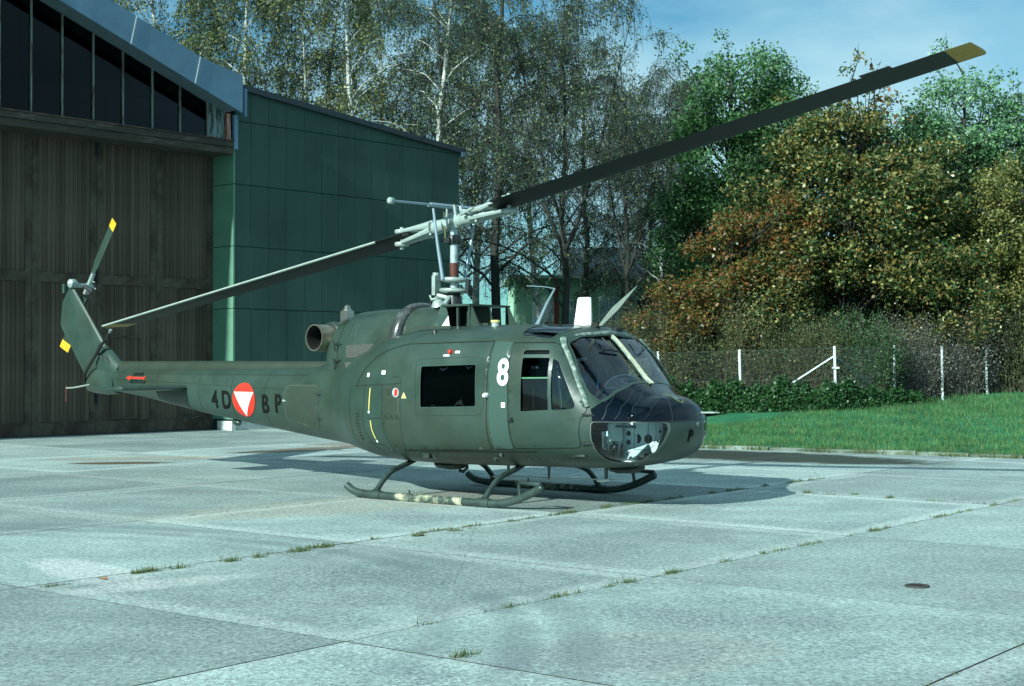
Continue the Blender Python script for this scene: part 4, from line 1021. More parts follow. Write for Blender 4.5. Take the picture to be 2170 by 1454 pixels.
# ---- chin windows with the structure behind them
for sg in (-1, 1):
    patch('chin_window', grow(CH, .008), side(sg, -.004), GC, heli, h=.03); ring('chin_frame', CH, .022, side(sg, .004), OD, heli, h=.025)
    line('chin_seal', [CH[i] for i in range(len(CH))] + [CH[0]], .012, side(sg, .006), mat('chin_seal_grey', (.10, .13, .12), .5), heli)
def hole(cx, cz, r, n=18, half=0):
    return [(cx + r * math.cos(6.2832 * k / n), cz + r * math.sin(6.2832 * k / n)) for k in range(n)] if not half else [(cx + r * math.cos(a), cz + r * math.sin(a)) for a in [R(-90 + 180 * k / 12) for k in range(13)]]
WEB = [(2.98, .54), (3.20, .54), (3.33, .61), (3.45, .70), (3.545, .83), (3.575, .95), (3.575, 1.12), (2.75, 1.12), (2.75, .54)]
wy = -.34
holes = [hole(3.08, .925, .034), hole(3.08, .815, .034), hole(3.205, .865, .060, half=1), hole(3.365, .865, .058), hole(3.11, .615, .032), hole(3.22, .625, .032), hole(3.33, .668, .030), hole(3.535, .96, .020), hole(3.50, .84, .016)]
patch('nose_web', WEB, lambda p: (p[0], wy, p[1]), INTL, heli, holes=holes, h=.05, smooth=False)
patch('nose_web_shade', WEB, lambda p: (p[0], wy + .03, p[1]), black, heli, h=.2, smooth=False)  # black sheet added in place of the shade behind the web holes
line('web_rib', [(3.165, 1.08), (3.165, .73), (3.38, .735), (3.45, .80), (3.475, .9), (3.475, 1.08)], .008, lambda p: (p[0], wy - .003, p[1]), mat('web_line', (.10, .16, .17), .6), heli)
line('web_rib', [(3.365, 1.06), (3.365, .75)], .010, lambda p: (p[0], wy - .003, p[1]), MATS['web_line'], heli)
MB().box(2.98, -.62, .60, 3.3, wy, .612).build('chin_floor', INTL, heli)
MB().box(3.02, -.70, .84, 3.06, -.44, 1.06).build('pedal_plate', mat('pale_panel', (.50, .62, .60), .6), heli)
for (y, x) in ((-.66, 3.00), (-.46, 3.02)):
    mb = MB().tube([(x, y, 1.04), (x + .02, y, .85), (x - .03, y, .66)], .018, 8).box(x - .03, y - .06, .80, x + .02, y + .06, .90).tube([(x - .05, y - .1, .68), (x - .05, y + .12, .70)], .012, 6).tube([(x - .12, y + .05, .62), (x + .05, y + .07, .78)], .012, 6)
    mb.build('rudder_pedal', METL, heli)
mb = MB().box(2.90, -.52, .60, 3.0, -.26, 1.06).tube([(2.9, -.75, .98), (3.05, -.6, 1.02), (3.2, -.3, 1.0)], .014, 6).tube([(2.95, -.8, .66), (3.08, -.72, .9)], .010, 6); mb.build('pedal_box', ODK, heli)
# ---- doors: sheets a few millimetres proud of the hull, real gaps drawn by dark seals
for sg in (-1, 1):
    cd = patch('cargo_door', rpoly([(.098, .650), (1.528, .705), (1.560, 2.052), (.108, 2.030)], .02), side(sg, .007), OD, heli, holes=[grow(CW, .004)], h=.05)
    ring('door_gap', rpoly([(.098, .650), (1.528, .705), (1.560, 2.052), (.108, 2.030)], .02), .010, side(sg, .0015), SEAM, cd)
    patch('window', grow(CW, .004), side(sg, -.012), GD, cd, h=.08)
    ring('window_seal', CW, .012, side(sg, .010), ODL, cd)
    o2 = rpoly([(.375, 1.108), (1.500, 1.138), (1.498, 1.868), (.357, 1.832)], [.05, .16, .16, .05]); ring('window_panel_edge', o2, .006, side(sg, .0085), SEAM, cd)
    hb = side(sg, .02)((1.545, 1.385)); MB().lathe([(.0, .045), (.02, .04), (.032, .02), (.034, -.02)], hb, (0, sg, 0), 14).build('door_knob', WHT, cd, smooth=True)
    PD = rpoly([(1.905, .742), (2.868, .775), (2.862, .96), (2.895, 1.13), (2.966, 1.228), (2.640, 1.82), (2.470, 2.028), (1.880, 2.030)], [.03, .10, .08, .08, .02, .02, .06, .02])
    pd = patch('cockpit_door', PD, side(sg, .007), OD, heli, holes=[PW1, PW2, PW3], h=.04)
    ring('door_gap', PD, .010, side(sg, .0015), SEAM, pd)
    line('door_sill', [(1.93, .752), (2.84, .785)], .012, side(sg, .010), ODL, pd)
    patch('window', grow(PW1, .004), side(sg, -.006), GD, pd, h=.05); patch('vent_window', grow(PW3, .004), side(sg, -.006), GW, pd, h=.05)
    patch('sliding_window', rpoly([(2.072, 1.197), (2.478, 1.222), (2.462, 1.60), (2.076, 1.60)], .01), side(sg, -.010), GD, pd, h=.05)
    line('window_bar', [(2.070, 1.605), (2.465, 1.610)], .016, side(sg, -.004), mat('green_bar', (.07, .24, .12), .5), pd)
    line('window_bar', [(2.068, 1.872), (2.44, 1.874)], .022, side(sg, .008), ODL, pd)
    for q in (PW2, PW3): ring('window_trim', q, .006, side(sg, .0085), ODL, pd)
    # hinges and latch
    for (hx_, hz) in ((2.99, 1.168), (2.965, .822)):
        p = Vector(side(sg, .012)((hx_ - .03, hz)))
        MB().tube([p + Vector((-.10, 0, .002)), p, p + Vector((.10, -sg * .05, -.002))], [.006, .016, .006], 8).tube([p + Vector((-.035, 0, -.02)), p + Vector((-.035, 0, .02))], .011, 6).build('hinge', METD, pd)
    p = Vector(side(sg, .02)((1.93, 1.08))); MB().box(p.x - .05, p.y - .012, p.z - .014, p.x + .03, p.y + .012, p.z + .010).box(p.x - .01, p.y - .012, p.z - .01, p.x + .02, p.y + .012, p.z + .04).build('door_latch', METD, pd)
    # pillar panel between the doors (carries the 8)
    pp = patch('pillar_panel', rpoly([(1.588, .715), (1.882, .728), (1.868, 2.055), (1.582, 2.062)], .012), side(sg, .010), ODL, heli, h=.05)
    p = side(sg, .0)((1.555, 1.375))
    line('roof_drip_rail', [(.09, 2.045), (1.55, 2.075), (1.9, 2.052), (2.42, 2.050)], .016, side(sg, .012), OD2, heli)
    line('sill_groove', [(.02, .640), (.8, .655), (1.52, .672), (2.2, .70)], .018, side(sg, .003), SEAM, heli)
    # bump fairings below the sill
    for (bx, bz) in ((1.47, .585),):
        p = side(sg, 0)((bx, bz)); MB().lathe([(.0, .05), (.022, .045), (.03, .02), (.06, .0)], p, (0, sg, -.5), 12).build('jack_pad', OD2, heli, smooth=True)
    p = Vector(side(sg, -.01)((.42, .60)))
    MB().box(p.x - .10, p.y - .03, p.z - .05, p.x + .0, p.y + .03, p.z + .035).tube([p + Vector((.05, 0, .03)), p + Vector((.09, sg * .03, -.03)), p + Vector((.12, sg * .02, -.06))], .015, 6).build('step_bracket', ODK, heli)
# ---- rear fuselage panels (starboard and port alike)
for sg in (-1, 1):
    s4 = side(sg, .004); s2 = side(sg, .0025)
    line('panel_seam', [(-.936, 1.475), (.085, 1.520)], .011, s4, SEAM, heli); line('panel_seam', [(-.60, 1.048), (.085, 1.062)], .009, s4, SEAM, heli)
    line('panel_seam', [(-.640, 1.478), (-.650, 1.18), (-.680, 1.15), (-.660, .90), (-.54, .68), (-.40, .56)], .007, s4, SEAM, heli)
    line('panel_seam', [(-.26, 1.49), (-.27, 1.06), (-.24, .85), (-.17, .68)], .005, s4, SEAM, heli)
    line('panel_seam', [(-1.02, 1.46), (-1.05, 1.2), (-1.0, .85), (-.9, .64)], .007, s4, SEAM, heli)
    line('panel_seam', [(-.63, .72), (-.30, .70)], .006, s4, SEAM, heli)
    patch('side_panel', [(-.255, 1.075), (.080, 1.080), (.085, 1.505), (-.250, 1.49)], s2, OD2, heli, h=.05)
    patch('side_panel', [(-.262, 1.045), (.080, 1.050), (.080, .66), (-.160, .69), (-.225, .85)], s2, OD2, heli, h=.05)
    for i in range(9):
        z = 1.10 - i * .042; xx = -.80 + .012 * max(0, i - 3)
        line('louvre', [(xx - .055, z), (xx + .02, z + .002)], .013, side(sg, .007), SEAM, heli)
    # cowling arch line that runs back from the cargo door top
    line('arch_seam', [(.10, 2.035), (-.12, 2.005), (-.35, 1.94), (-.55, 1.84), (-.70, 1.70), (-.80, 1.58), (-.84, 1.48)], .010, side(sg, .006), SEAM, heli)
    # tail boom service door
    BD_ = rpoly([(-2.90, .965), (-2.30, .840), (-2.16, .855), (-2.125, 1.37), (-2.20, 1.462), (-2.83, 1.452), (-2.93, 1.40)], .06)
    bd = patch('boom_door', BD_, side(sg, .004), OD2, heli, h=.05); ring('door_gap', BD_, .008, side(sg, .006), SEAML, bd)
    for z in (1.33, .98):
        p = Vector(side(sg, .012)((-2.11, z))); MB().tube([p + Vector((-.07, 0, .012)), p, p + Vector((.07, 0, -.004))], [.005, .012, .005], 6).build('latch', METD, bd)
    for xx in (-5.0, -4.2, -3.4, -6.1, -6.75): line('boom_seam', [(xx, section(xx)[2] - .06), (xx + .02, section(xx)[1] + .05)], .006, side(sg, .0015), SEAM, heli)
    for zz in (1.60, 1.38): line('boom_seam', [(-7.3, zz + .02 if zz > 1.5 else 1.52), (-2.3, zz)], .006, side(sg, .0015), SEAM, heli)
soot = mat('exhaust_soot', (.020, .024, .020), .8, var=.3, scale=9)
for k in range(26):                                  # rivet heads along the sill and the door post
    for (x, z) in ((.1 + k * .105, .600), (-7.0 + k * .17, section(-7.0 + k * .17)[2] - .035)):
        if x > 2.8: continue
        p = side(-1, .001)((x, z)); 
        MBR = globals().setdefault('MBR_', MB()); MBR.lathe([(0, .004), (.006, .003), (.008, -.002)], p, (0, -1, 0), 6)
MBR_.build('rivets', ODL, heli, kind='stuff')
# ---- markings (starboard side)
def text(name, s, size, x0, z0, mp, m, xs_=1.0, bold=0., shear=0., cuts=3, parent=None):
    cu = bpy.data.curves.new(name, 'FONT'); cu.body = s; cu.size = size; cu.offset = bold; cu.shear = shear; cu.align_x = 'CENTER'; cu.resolution_u = 4
    o = bpy.data.objects.new(name, cu); COL.objects.link(o); dg = bpy.context.evaluated_depsgraph_get(); me = bpy.data.meshes.new_from_object(o.evaluated_get(dg)); bpy.data.objects.remove(o)
    bm = bmesh.new(); bm.from_mesh(me); bmesh.ops.triangulate(bm, faces=bm.faces)
    for _ in range(cuts):
        ed = [e for e in bm.edges if e.calc_length() > .035 * size / .33]
        if ed: bmesh.ops.subdivide_edges(bm, edges=ed, cuts=1); bmesh.ops.triangulate(bm, faces=bm.faces)
    for v in bm.verts: v.co = Vector(mp((x0 + v.co.x * xs_, z0 + v.co.y)))
    bm.to_mesh(me); bm.free(); me.materials.clear(); me.name = name
    return link(name, me, m, parent or heli)
sd_ = side(-1, .007)
text('number_eight', '8', .455, 1.800, 1.522, side(-1, .014), WHT, .78, .012, parent=heli)
for ch, xx, zz in (('4', -4.60, 1.095), ('D', -4.315, 1.090), ('B', -3.385, 1.045), ('P', -3.085, 1.055)):
    text('code_letter', ch, .385, xx, zz, sd_, BLK, .80, .009)
RX, RZ, RA, RB = -3.885, 1.228, .268, .258
patch('roundel', [(RX + RA * math.cos(a), RZ + RB * math.sin(a)) for a in [6.2832 * k / 40 for k in range(40)]], side(-1, .007), RED, heli, h=.04)
patch('roundel_triangle', [(RX + .005, RZ - RB + .004), (RX + .232, RZ + .118), (RX - .228, RZ + .118)], side(-1, .010), WHT, heli, h=.04)
text('nose_letter', 'P', .20, .035, .835, front(.006), BLK, 1.0, .008)
text('warning_text', 'GEFAHR', .075, -6.60, 1.575, side(-1, .005), BLK, .95, .001, cuts=1); text('warning_text', 'HECKROTOR', .075, -6.60, 1.452, side(-1, .005), BLK, .95, .001, cuts=1)
patch('warning_arrow', [(-6.92, 1.540), (-6.82, 1.580), (-6.82, 1.560), (-6.46, 1.553), (-6.38, 1.570), (-6.42, 1.535), (-6.40, 1.500), (-6.46, 1.523), (-6.82, 1.528), (-6.80, 1.495)], side(-1, .006), RED, heli, h=.05)
for (x0, z0, x1, z1) in ((-.602, 1.600, -.545, 1.655), (-.285, 1.636, -.205, 1.690), (.985, 1.912, 1.065, 1.942), (.800, 1.872, .905, 1.895)):
    patch('placard', rpoly([(x0, z0), (x1, z0), (x1, z1), (x0, z1)], .01), side(-1, .012), WHT, heli, h=.05)
pl = patch('placard', [(1.785, 1.238), (1.845, 1.238), (1.845, 1.302), (1.785, 1.302)], side(-1, .016), WHT, heli, h=.05); patch('red_dot', hole(1.815, 1.270, .013), side(-1, .018), RED, pl, h=.05)
patch('unit_badge', hole(.005, 1.400, .062, 24), side(-1, .008), mat('badge_grey', (.34, .44, .46), .5), heli, h=.05)
patch('unit_badge_figure', rpoly([(-.020, 1.350), (.035, 1.362), (.048, 1.42), (.02, 1.455), (-.015, 1.44)], .012), side(-1, .010), RED, heli, h=.05)
patch('warning_triangle', [(.11, 1.328), (.205, 1.328), (.158, 1.408)], side(-1, .008), mat('pale_yellow', (.70, .62, .25), .5), heli, h=.05)
patch('warning_triangle_mark', [(.150, 1.340), (.168, 1.340), (.160, 1.378)], side(-1, .010), YEL, heli, h=.05)
for k in range(4): line('stencil_line', [(-.185, 1.435 - k * .022), (-.085 - .03 * (k % 2), 1.437 - k * .022)], .009, side(-1, .007), ODK, heli)
line('stencil_line', [(2.70, 1.115), (2.84, 1.118)], .010, side(-1, .012), ODK, heli); line('stencil_line', [(-.06, 1.605), (.06, 1.61)], .008, side(-1, .007), ODK, heli)
line('yellow_strip', [(-.505, 1.455), (-.520, 1.30), (-.530, 1.165)], .022, side(-1, .008), YELP, heli); line('yellow_strip', [(-.500, 1.02), (-.485, .90), (-.440, .775)], .022, side(-1, .008), YELP, heli)
for q in ((-.530, 1.135), (-.425, .745)): patch('strip_end', hole(q[0], q[1], .020, 12), side(-1, .010), WHT, heli, h=.05)
p = Vector(side(-1, .0)((.905, 1.925))); MB().lathe([(.0, .05), (.02, .045), (.034, .02), (.036, 0)], p, (0, -1, .2), 14).build('navigation_light', RED, heli, smooth=True); 
p = Vector(side(-1, .0)((-2.94, 1.23))); MB().lathe([(.0, .03), (.018, .02), (.02, 0)], p, (0, -1, 0), 10).tube([p, p + Vector((.06, -.02, -.01))], .01, 6).build('boom_latch', METL, heli)
# wreath emblem on the nose cover: a ring of small leaves round a dark centre
mb = MB(); ex, ez = -.035, 1.372
for k in range(15):
    a = R(215 + 250 * k / 14) if 0 else R(140 + 260 * k / 14); r_ = .080
    c = (ex + r_ * math.cos(a), ez + r_ * .72 * math.sin(a)); t_ = a + (.9 if k < 7 else -.9) + 1.57
    for s_ in (-1, 1):
        u = Vector((math.cos(t_ + s_ * .5), math.sin(t_ + s_ * .5))) * .024; n_ = Vector((-u.y, u.x)) * .30; C0 = Vector(c)
        q = [C0, C0 + u * .5 + n_, C0 + u, C0 + u * .5 - n_]; i = len(mb.v); mb.v += [front(.008)((v.x, v.y)) for v in q]; mb.f.append((i, i + 1, i + 2, i + 3))
mb.build('nose_wreath', mat('wreath_gold', (.24, .26, .09), .6), heli, fix=False)
patch('nose_emblem_centre', rpoly([(ex - .05, ez - .025), (ex + .05, ez - .03), (ex + .045, ez + .03), (ex - .03, ez + .035)], .01), front(.007), mat('emblem_grey', (.10, .16, .20), .5), heli, h=.05)
# ---- engine and transmission cowling
def loft(name, st, m, parent=None, M=40, smooth=True, cap=True, fn=None):
    """st: (x, half width, z bottom, z top, exponent)"""
    V = []; F = []
    for (x, w_, zb, zt, n) in st:
        zm = zb + (zt - zb) * .35
        for k in range(M):
            a = 2 * math.pi * k / M; c, s = math.cos(a), math.sin(a); h_ = (zt - zm) if s >= 0 else (zm - zb)
            r = ((abs(c) / w_) ** n + (abs(s) / h_) ** n) ** (-1 / n); V.append((x, c * r, zm + s * r))
    for i in range(len(st) - 1):
        for k in range(M): a = i * M + k; b_ = i * M + (k + 1) % M; F.append((a, b_, b_ + M, a + M))
    if cap: F.append(tuple(reversed(range(M)))); F.append(tuple((len(st) - 1) * M + k for k in range(M)))
    return MB().add(V, F).build(name, m, parent, smooth=smooth)
cowl = loft('engine_cowling', [(-2.06, .40, 1.35, 2.28, 2.5), (-2.02, .43, 1.35, 2.33, 2.5), (-1.9, .45, 1.35, 2.43, 2.6), (-1.6, .47, 1.35, 2.52, 2.7), (-1.2, .48, 1.35, 2.545, 2.7), (-.62, .48, 1.35, 2.555, 2.7)], OD, heli, 56)
loft('transmission_fairing', [(-.615, .485, 1.6, 2.560, 2.7), (-.3, .50, 1.6, 2.57, 2.7), (0, .50, 1.7, 2.57, 2.6), (.10, .50, 1.7, 2.57, 2.6), (.16, .47, 1.8, 2.56, 2.6)], OD, heli, 56)
# wheel of the wing root: broad fillet under the cowling down to the boom
loft('cowl_fillet', [(-2.62, .36, 1.2, 1.70, 2.2), (-2.4, .42, 1.2, 1.76, 2.2), (-2.2, .45, 1.1, 1.84, 2.3), (-1.95, .50, 1.1, 1.93, 2.3), (-1.5, .62, 1.1, 2.02, 2.2), (-1.1, .76, 1.1, 2.10, 2.2), (-.6, .92, 1.2, 2.20, 2.3), (-.2, .98, 1.2, 2.26, 2.5)], OD, heli, 56)
def cyl(f_): return f_
def cow(off=0.):
    def f(p):
        x, z = p; n = 2.7; w_ = .47; zb, zt = 1.35, 2.52 + .03 * min(1, max(0, (x + 1.6) / .8)); zm = zb + (zt - zb) * .35; t = min(.999, (z - zm) / (zt - zm)); return (x, -(w_ + off) * (1 - t ** n) ** (1 / n) if t > 0 else -(w_ + off), z)
    return f
mesh_m = mat('intake_screen', (.055, .060, .050), .6, var=.3, scale=60, bump=.5, bscale=120)
patch('cowl_screen', [(-1.585, 1.86), (-1.26, 1.865), (-1.05, 2.055), (-1.59, 2.035)], cow(.012), mesh_m, heli, h=.06)
patch('cowl_screen', [(-1.53, 1.80), (-1.39, 1.80), (-1.46, 1.68)], lambda p: (p[0], -.57 - (1.80 - p[1]) * .30, p[1]), mesh_m, heli, h=.06)
line('cowl_seam', [(-1.74, 2.44), (-1.76, 2.2), (-1.78, 1.95), (-1.76, 1.72), (-1.6, 1.50)], .008, cow(.007), SEAM, heli)
for (x, z0, z1) in ((-1.52, 2.16, 2.36), (-1.46, 2.16, 2.38), (-1.05, 2.18, 2.42), (-.93, 2.18, 2.42)):
    line('cowl_dent', [(x, z0), (x + .015, (z0 + z1) / 2), (x + .05, z1)], .02, cow(.006), ODL, heli)
for k in range(3): line('cowl_slot', [(-1.86 + k * .05, 2.33), (-1.80 + k * .05, 2.41)], .012, cow(.010), SEAM, heli)
for z in (2.05, 1.80):
    MB().tube([(-1.84, -.475, z + .05), (-1.80, -.50, z), (-1.70, -.49, z + .03)], [.006, .013, .006], 6).tube([(-1.80, -.49, z - .10), (-1.79, -.50, z + .0)], .010, 6).build('cowl_latch', METD, heli)
# curved duct arch over the cowling
arch = []
for k in range(21):
    a = math.pi * (k / 20); arch.append((a, ))
mb = MB(); V = []; F = []; nA = 26; nS = 12
for i in range(nA + 1):
    a = R(-14) + R(208) * i / nA; c, s = math.cos(a), math.sin(a); n = 2.5; zm = 2.02; w_, h_ = .50, .555
    r = ((abs(c) / w_) ** n + (abs(s) / h_) ** n) ** (-1 / n); yy, zz = c * r, zm + s * r
    nx = Vector((0, c / w_, s / h_)).normalized(); wd = .085 + .03 * (1 - abs(s)); th = .055 + .02 * (1 - abs(s))
    sh = -.02 - .08 * (1 - max(0, s)) 
    for k in range(nS):
        b_ = 6.2832 * k / nS; V.append((-.56 + sh + wd * math.cos(b_), yy + nx.y * th * math.sin(b_), zz + nx.z * th * math.sin(b_)))
for i in range(nA):
    for k in range(nS): a = i * nS + k; b_ = i * nS + (k + 1) % nS; F.append((a, b_, b_ + nS, a + nS))
F.append(tuple(range(nS))); F.append(tuple(nA * nS + k for k in range(nS)))
mb.add(V, F).build('duct_arch', mat('duct_dark', (.040, .045, .046), .28, var=.5, scale=6, col2=(.16, .17, .165), amt2=.22, scale2=5, coat=.3), heli, smooth=True)
# exhaust pipe turned to the side
ax = Vector((-.10, -.985, .02)).normalized(); eo = Vector((-2.21, -.50, 2.15))
MB().lathe([(.150, .42), (.188, .45), (.192, .0), (.196, -.32), (.20, -.34), (.20, -.40)][::-1] if 0 else [(.20, -.50), (.20, -.30), (.195, -.28), (.192, 0.), (.178, 0.), (.170, -.30), (.0, -.42)], eo, ax, 36).build('exhaust_pipe', mat('exhaust_steel', (.36, .34, .26), .32, metal=.75, var=.2, scale=4, col2=(.16, .13, .09), amt2=.4, scale2=3), heli, smooth=True)
MB().lathe([(.172, -.02), (.165, -.30), (.0, -.35)], eo, ax, 32).build('exhaust_bore', mat('soot', (.008, .008, .008), .9), heli, smooth=True)
MB().lathe([(.245, -.52), (.245, -.34), (.235, -.30), (.205, -.285)], eo, ax, 32).build('exhaust_shroud', OD, heli, smooth=True)
MB().lathe([(.15, -.7), (.15, -.52), (.13, -.50)], Vector((-2.13, .10, 2.28)), ax, 24).build('exhaust_shroud', ODK, heli, smooth=True)
mb = MB().box(-2.10, -.07, 2.36, -1.96, .07, 2.545).lathe([(.075, 2.545), (.075, 2.56), (.05, 2.575), (.052, 2.59), (.035, 2.62), (.0, 2.635)], (-2.03, 0, 0), (0, 0, 1), 16); mb.build('cowl_stack', STEEL, heli, smooth=True)
# front air intake box of the cowling
mb = MB(); 
mb.prism([(.16, 2.24), (.72, 2.24), (.62, 2.56), (.16, 2.56)], 1, -.012, .012)
mb.box(.14, -.44, 2.545, .64, .44, 2.572).box(.60, -.42, 2.25, .625, -.38, 2.545).box(.60, .38, 2.25, .625, .42, 2.545).box(.38, -.40, 2.25, .41, -.36, 2.545).box(.48, -.30, 2.25, .50, -.26, 2.545)
mb.prism([(.615, 2.25), (.80, 2.25), (.645, 2.545)], 1, -.41, -.385).prism([(.615, 2.25), (.80, 2.25), (.645, 2.545)], 1, .385, .41)
mb.build('air_intake_frame', OD, heli)
MB().box(.165, -.40, 2.25, .18, .40, 2.54).box(.18, -.38, 2.245, .60, .38, 2.262).build('intake_dark', black, heli)  # black plates stand in for the shade inside the intake opening
MB().lathe([(.52, 0), (.50, .10), (.42, .30)], (.13, 0, 2.10), (1, 0, .0), 30) 
MB().add([(.14, -.505, 2.20), (.14, -.50, 2.44), (.14, -.44, 2.555), (.30, -.44, 2.25), (.255, -.42, 2.42), (.20, -.40, 2.553)], [(0, 3, 4, 1), (1, 4, 5, 2)]).build('intake_cone', ODL, heli)
MB().box(-.02, -.80, 2.235, .62, -.775, 2.275).build('roof_rail', OD2, heli).rotation_euler = (0, 0, 0)
for (x, y, r_, h_) in ((.68, -.72, .030, .02), (.40, -.86, .03, .025)):
    z = topZ(x, y); MB().lathe([(0, h_ + .02), (r_ * .6, h_ + .015), (r_, h_ * .5), (r_ * 1.6, -.01)], (x, y, z), (0, -.3, 1), 12).build('roof_stud', METD, heli, smooth=True)
z = topZ(1.22, -.62); mb = MB().lathe([(.055, z - .02), (.05, z + .055), (.0, z + .056)], (1.22, -.62, 0), (0, 0, 1), 18); mb.build('roof_cap', METL, heli, smooth=True)
MB().lathe([(.062, z + .045), (.062, z + .068), (.055, z + .075), (.0, z + .076)], (1.22, -.62, 0), (0, 0, 1), 18).build('roof_cap_lid', mat('cap_yellow', (.6, .6, .22), .5), heli, smooth=True)
# drive shaft cover along the boom
loft('drive_shaft_cover', [(-7.42, .075, 1.60, 1.815, 2.6), (-5.5, .085, 1.60, 1.815, 2.6), (-5.48, .09, 1.60, 1.82, 2.6), (-3.9, .095, 1.60, 1.815, 2.6), (-2.35, .10, 1.62, 1.81, 2.6)], OD2, heli, 28)
# ---- tail fin
def fin():
    LE0, LE1 = Vector((-7.34, 1.70)), Vector((-8.600, 3.10)); TE = [Vector((-8.12, 1.36)), Vector((-8.30, 1.60)), Vector((-8.98, 2.44)), Vector((-8.92, 2.84)), Vector((-8.72, 3.085))]; tv = [0, .16, .68, .88, 1.0]
    V = []; F = []; M = 24; K = 26
    for i in range(K + 1):
        v = i / K; le = LE0.lerp(LE1, v); j = max(q for q in range(4) if tv[q] <= v); te = TE[j].lerp(TE[j + 1], (v - tv[j]) / (tv[j + 1] - tv[j])); th = .105 - .045 * v
        for k in range(M):
            a = 2 * math.pi * k / M; u = .5 - .5 * math.cos(a); y = th * 2.9 * (math.sqrt(max(u, 0)) * .62 - u * .45 - .17 * u ** 2) * (1 if a < math.pi else -1)
            if u > .98: y = .008 * (1 if a < math.pi else -1)
            p = le.lerp(te, u); V.append((p.x, -y, p.y))
    for i in range(K):
        for k in range(M): a = i * M + k; b_ = i * M + (k + 1) % M; F.append((a, b_, b_ + M, a + M))
    F.append(tuple(range(M))); F.append(tuple(K * M + k for k in range(M)))
    return MB().add(V, F).build('tail_fin', OD, heli, smooth=45)
fn = fin()
loft('fin_root', [(-8.22, .05, 1.34, 1.55, 2.1), (-8.12, .10, 1.30, 1.64, 2.1), (-7.95, .135, 1.27, 1.70, 2.1), (-7.6, .165, 1.25, 1.75, 2.2), (-7.3, .17, 1.27, 1.70, 2.2)], OD, heli, 36)
def finy(x, z):                                   # starboard face of the fin, roughly
    return -.115
loft('gearbox_fairing', [(-7.95, .03, 1.70, 1.95, 2), (-7.85, .085, 1.62, 2.06, 2.1), (-7.70, .118, 1.55, 2.09, 2.1), (-7.52, .130, 1.5, 2.00, 2.1), (-7.38, .128, 1.5, 1.87, 2.1), (-7.26, .11, 1.5, 1.80, 2.1)], OD, heli, 32)
for k in range(6):
    mb = MB().tube([(-7.78 + k * .035 + (.09 if k > 3 else 0), -.118, 1.98 - k * .02), (-7.70 + k * .035 + (.09 if k > 3 else 0), -.118, 1.88 - k * .02)], .009, 6); mb.build('fairing_louvre', SEAM, heli)
0 and line('fin_seam', [(-7.62, 2.0), (-8.62, 3.0)], .008, lambda p: (p[0] - .20, -.128 + .03 * (p[1] - 2), p[1]), SEAM, heli)
MB().lathe([(0, .09), (.05, .08), (.075, .04), (.08, 0), (.075, -.06), (.0, -.1)], (-8.60, -.02, 3.16), (0, 1, .0), 14).build('tail_gearbox', METL, heli, smooth=True)
MB().box(-8.86, -.05, 3.0, -8.80, .05, 3.16).build('fin_tip_light', ODL, heli)
# tail rotor (port side of the fin)
hubp = Vector((-8.66, .34, 3.13)); trd = Vector((.57, 0, .822)).normalized(); trc = Vector((-.822, 0, .57))
tr_ = empty('tail_rotor', (0, 0, 0), 0, heli)
mb = MB().tube([(-8.62, .05, 3.13), (-8.66, .42, 3.13)], .04, 10).tube([hubp - trd * .16, hubp + trd * .26], .038, 8).tube([hubp + Vector((.0, .1, .0)) + trc * .09, hubp + Vector((0, .1, 0)) - trc * .09], .014, 6).tube([hubp + Vector((.10, .02, .08)), hubp + Vector((.22, -.03, .06))], .012, 6).lathe([(.05, -.06), (.06, 0), (.05, .06)], hubp, (0, 1, 0), 12)
mb.build('rotor_hub', METL, tr_, smooth=True)
MB().tube([(-8.45, .18, 3.0), (-8.55, .30, 2.93), (-8.62, .32, 3.0)], .035, 8).tube([(-8.5, .12, 3.12), (-8.35, .2, 3.02)], .03, 8).build('pitch_links', METD, tr_)
def tblade(sgn, r0, r1, m, name):
    d = trd * sgn; c = trc * sgn; V = []; F = []; K = 8; M = 12; ch = .215; tw = .22
    for i in range(K + 1):
        r = r0 + (r1 - r0) * i / K; q = 1. if r > .35 else .7
        for k in range(M):
            a = 2 * math.pi * k / M; u = .5 - .5 * math.cos(a); yv = .030 * (1.3 * math.sqrt(u) - 1.3 * u) * (1 if a < math.pi else -1)
            cc = (u - .3) * ch * q; V.append(hubp + d * r + c * cc * math.cos(tw) + Vector((0, 1, 0)) * (yv + cc * math.sin(tw)))
    for i in range(K):
        for k in range(M): a = i * M + k; b_ = i * M + (k + 1) % M; F.append((a, b_, b_ + M, a + M))
    F.append(tuple(range(M))); F.append(tuple(K * M + k for k in range(M)))
    return MB().add(V, F).build(name, m, tr_, smooth=True)
for sgn in (1, -1):
    tblade(sgn, .22, 1.16, OD, 'blade'); tblade(sgn, 1.16, 1.315, YEL, 'yellow_tip')
# ---- elevator
for sg in (-1, 1):
    V = []; F = []; M = 16
    for i, (y, x0, x1) in enumerate(((.15, -6.12, -5.28), (.6, -6.12, -5.30), (1.2, -6.12, -5.36), (1.40, -6.11, -5.40), (1.43, -6.05, -5.50))):
        for k in range(M):
            a = 2 * math.pi * k / M; u = .5 - .5 * math.cos(a); zv = .13 * (1.3 * math.sqrt(u) - 1.3 * u + (.06 if u > .9 else 0) * 0) * (1 if a < math.pi else -1) * (1 if i < 4 else .4)
            V.append((x1 + (x0 - x1) * u, sg * y, 1.395 + zv - .02 * u))
    for i in range(4):
        for k in range(M): a = i * M + k; b_ = i * M + (k + 1) % M; F.append((a, b_, b_ + M, a + M))
    F.append(tuple(range(M))); F.append(tuple(4 * M + k for k in range(M)))
    MB().add(V, F).build('elevator', OD, heli, smooth=True)
MB().prism([(-5.75, .98), (-5.30, .94), (-5.45, .90), (-5.65, .90)], 1, -.02, .02).build('belly_fin', ODK, heli)
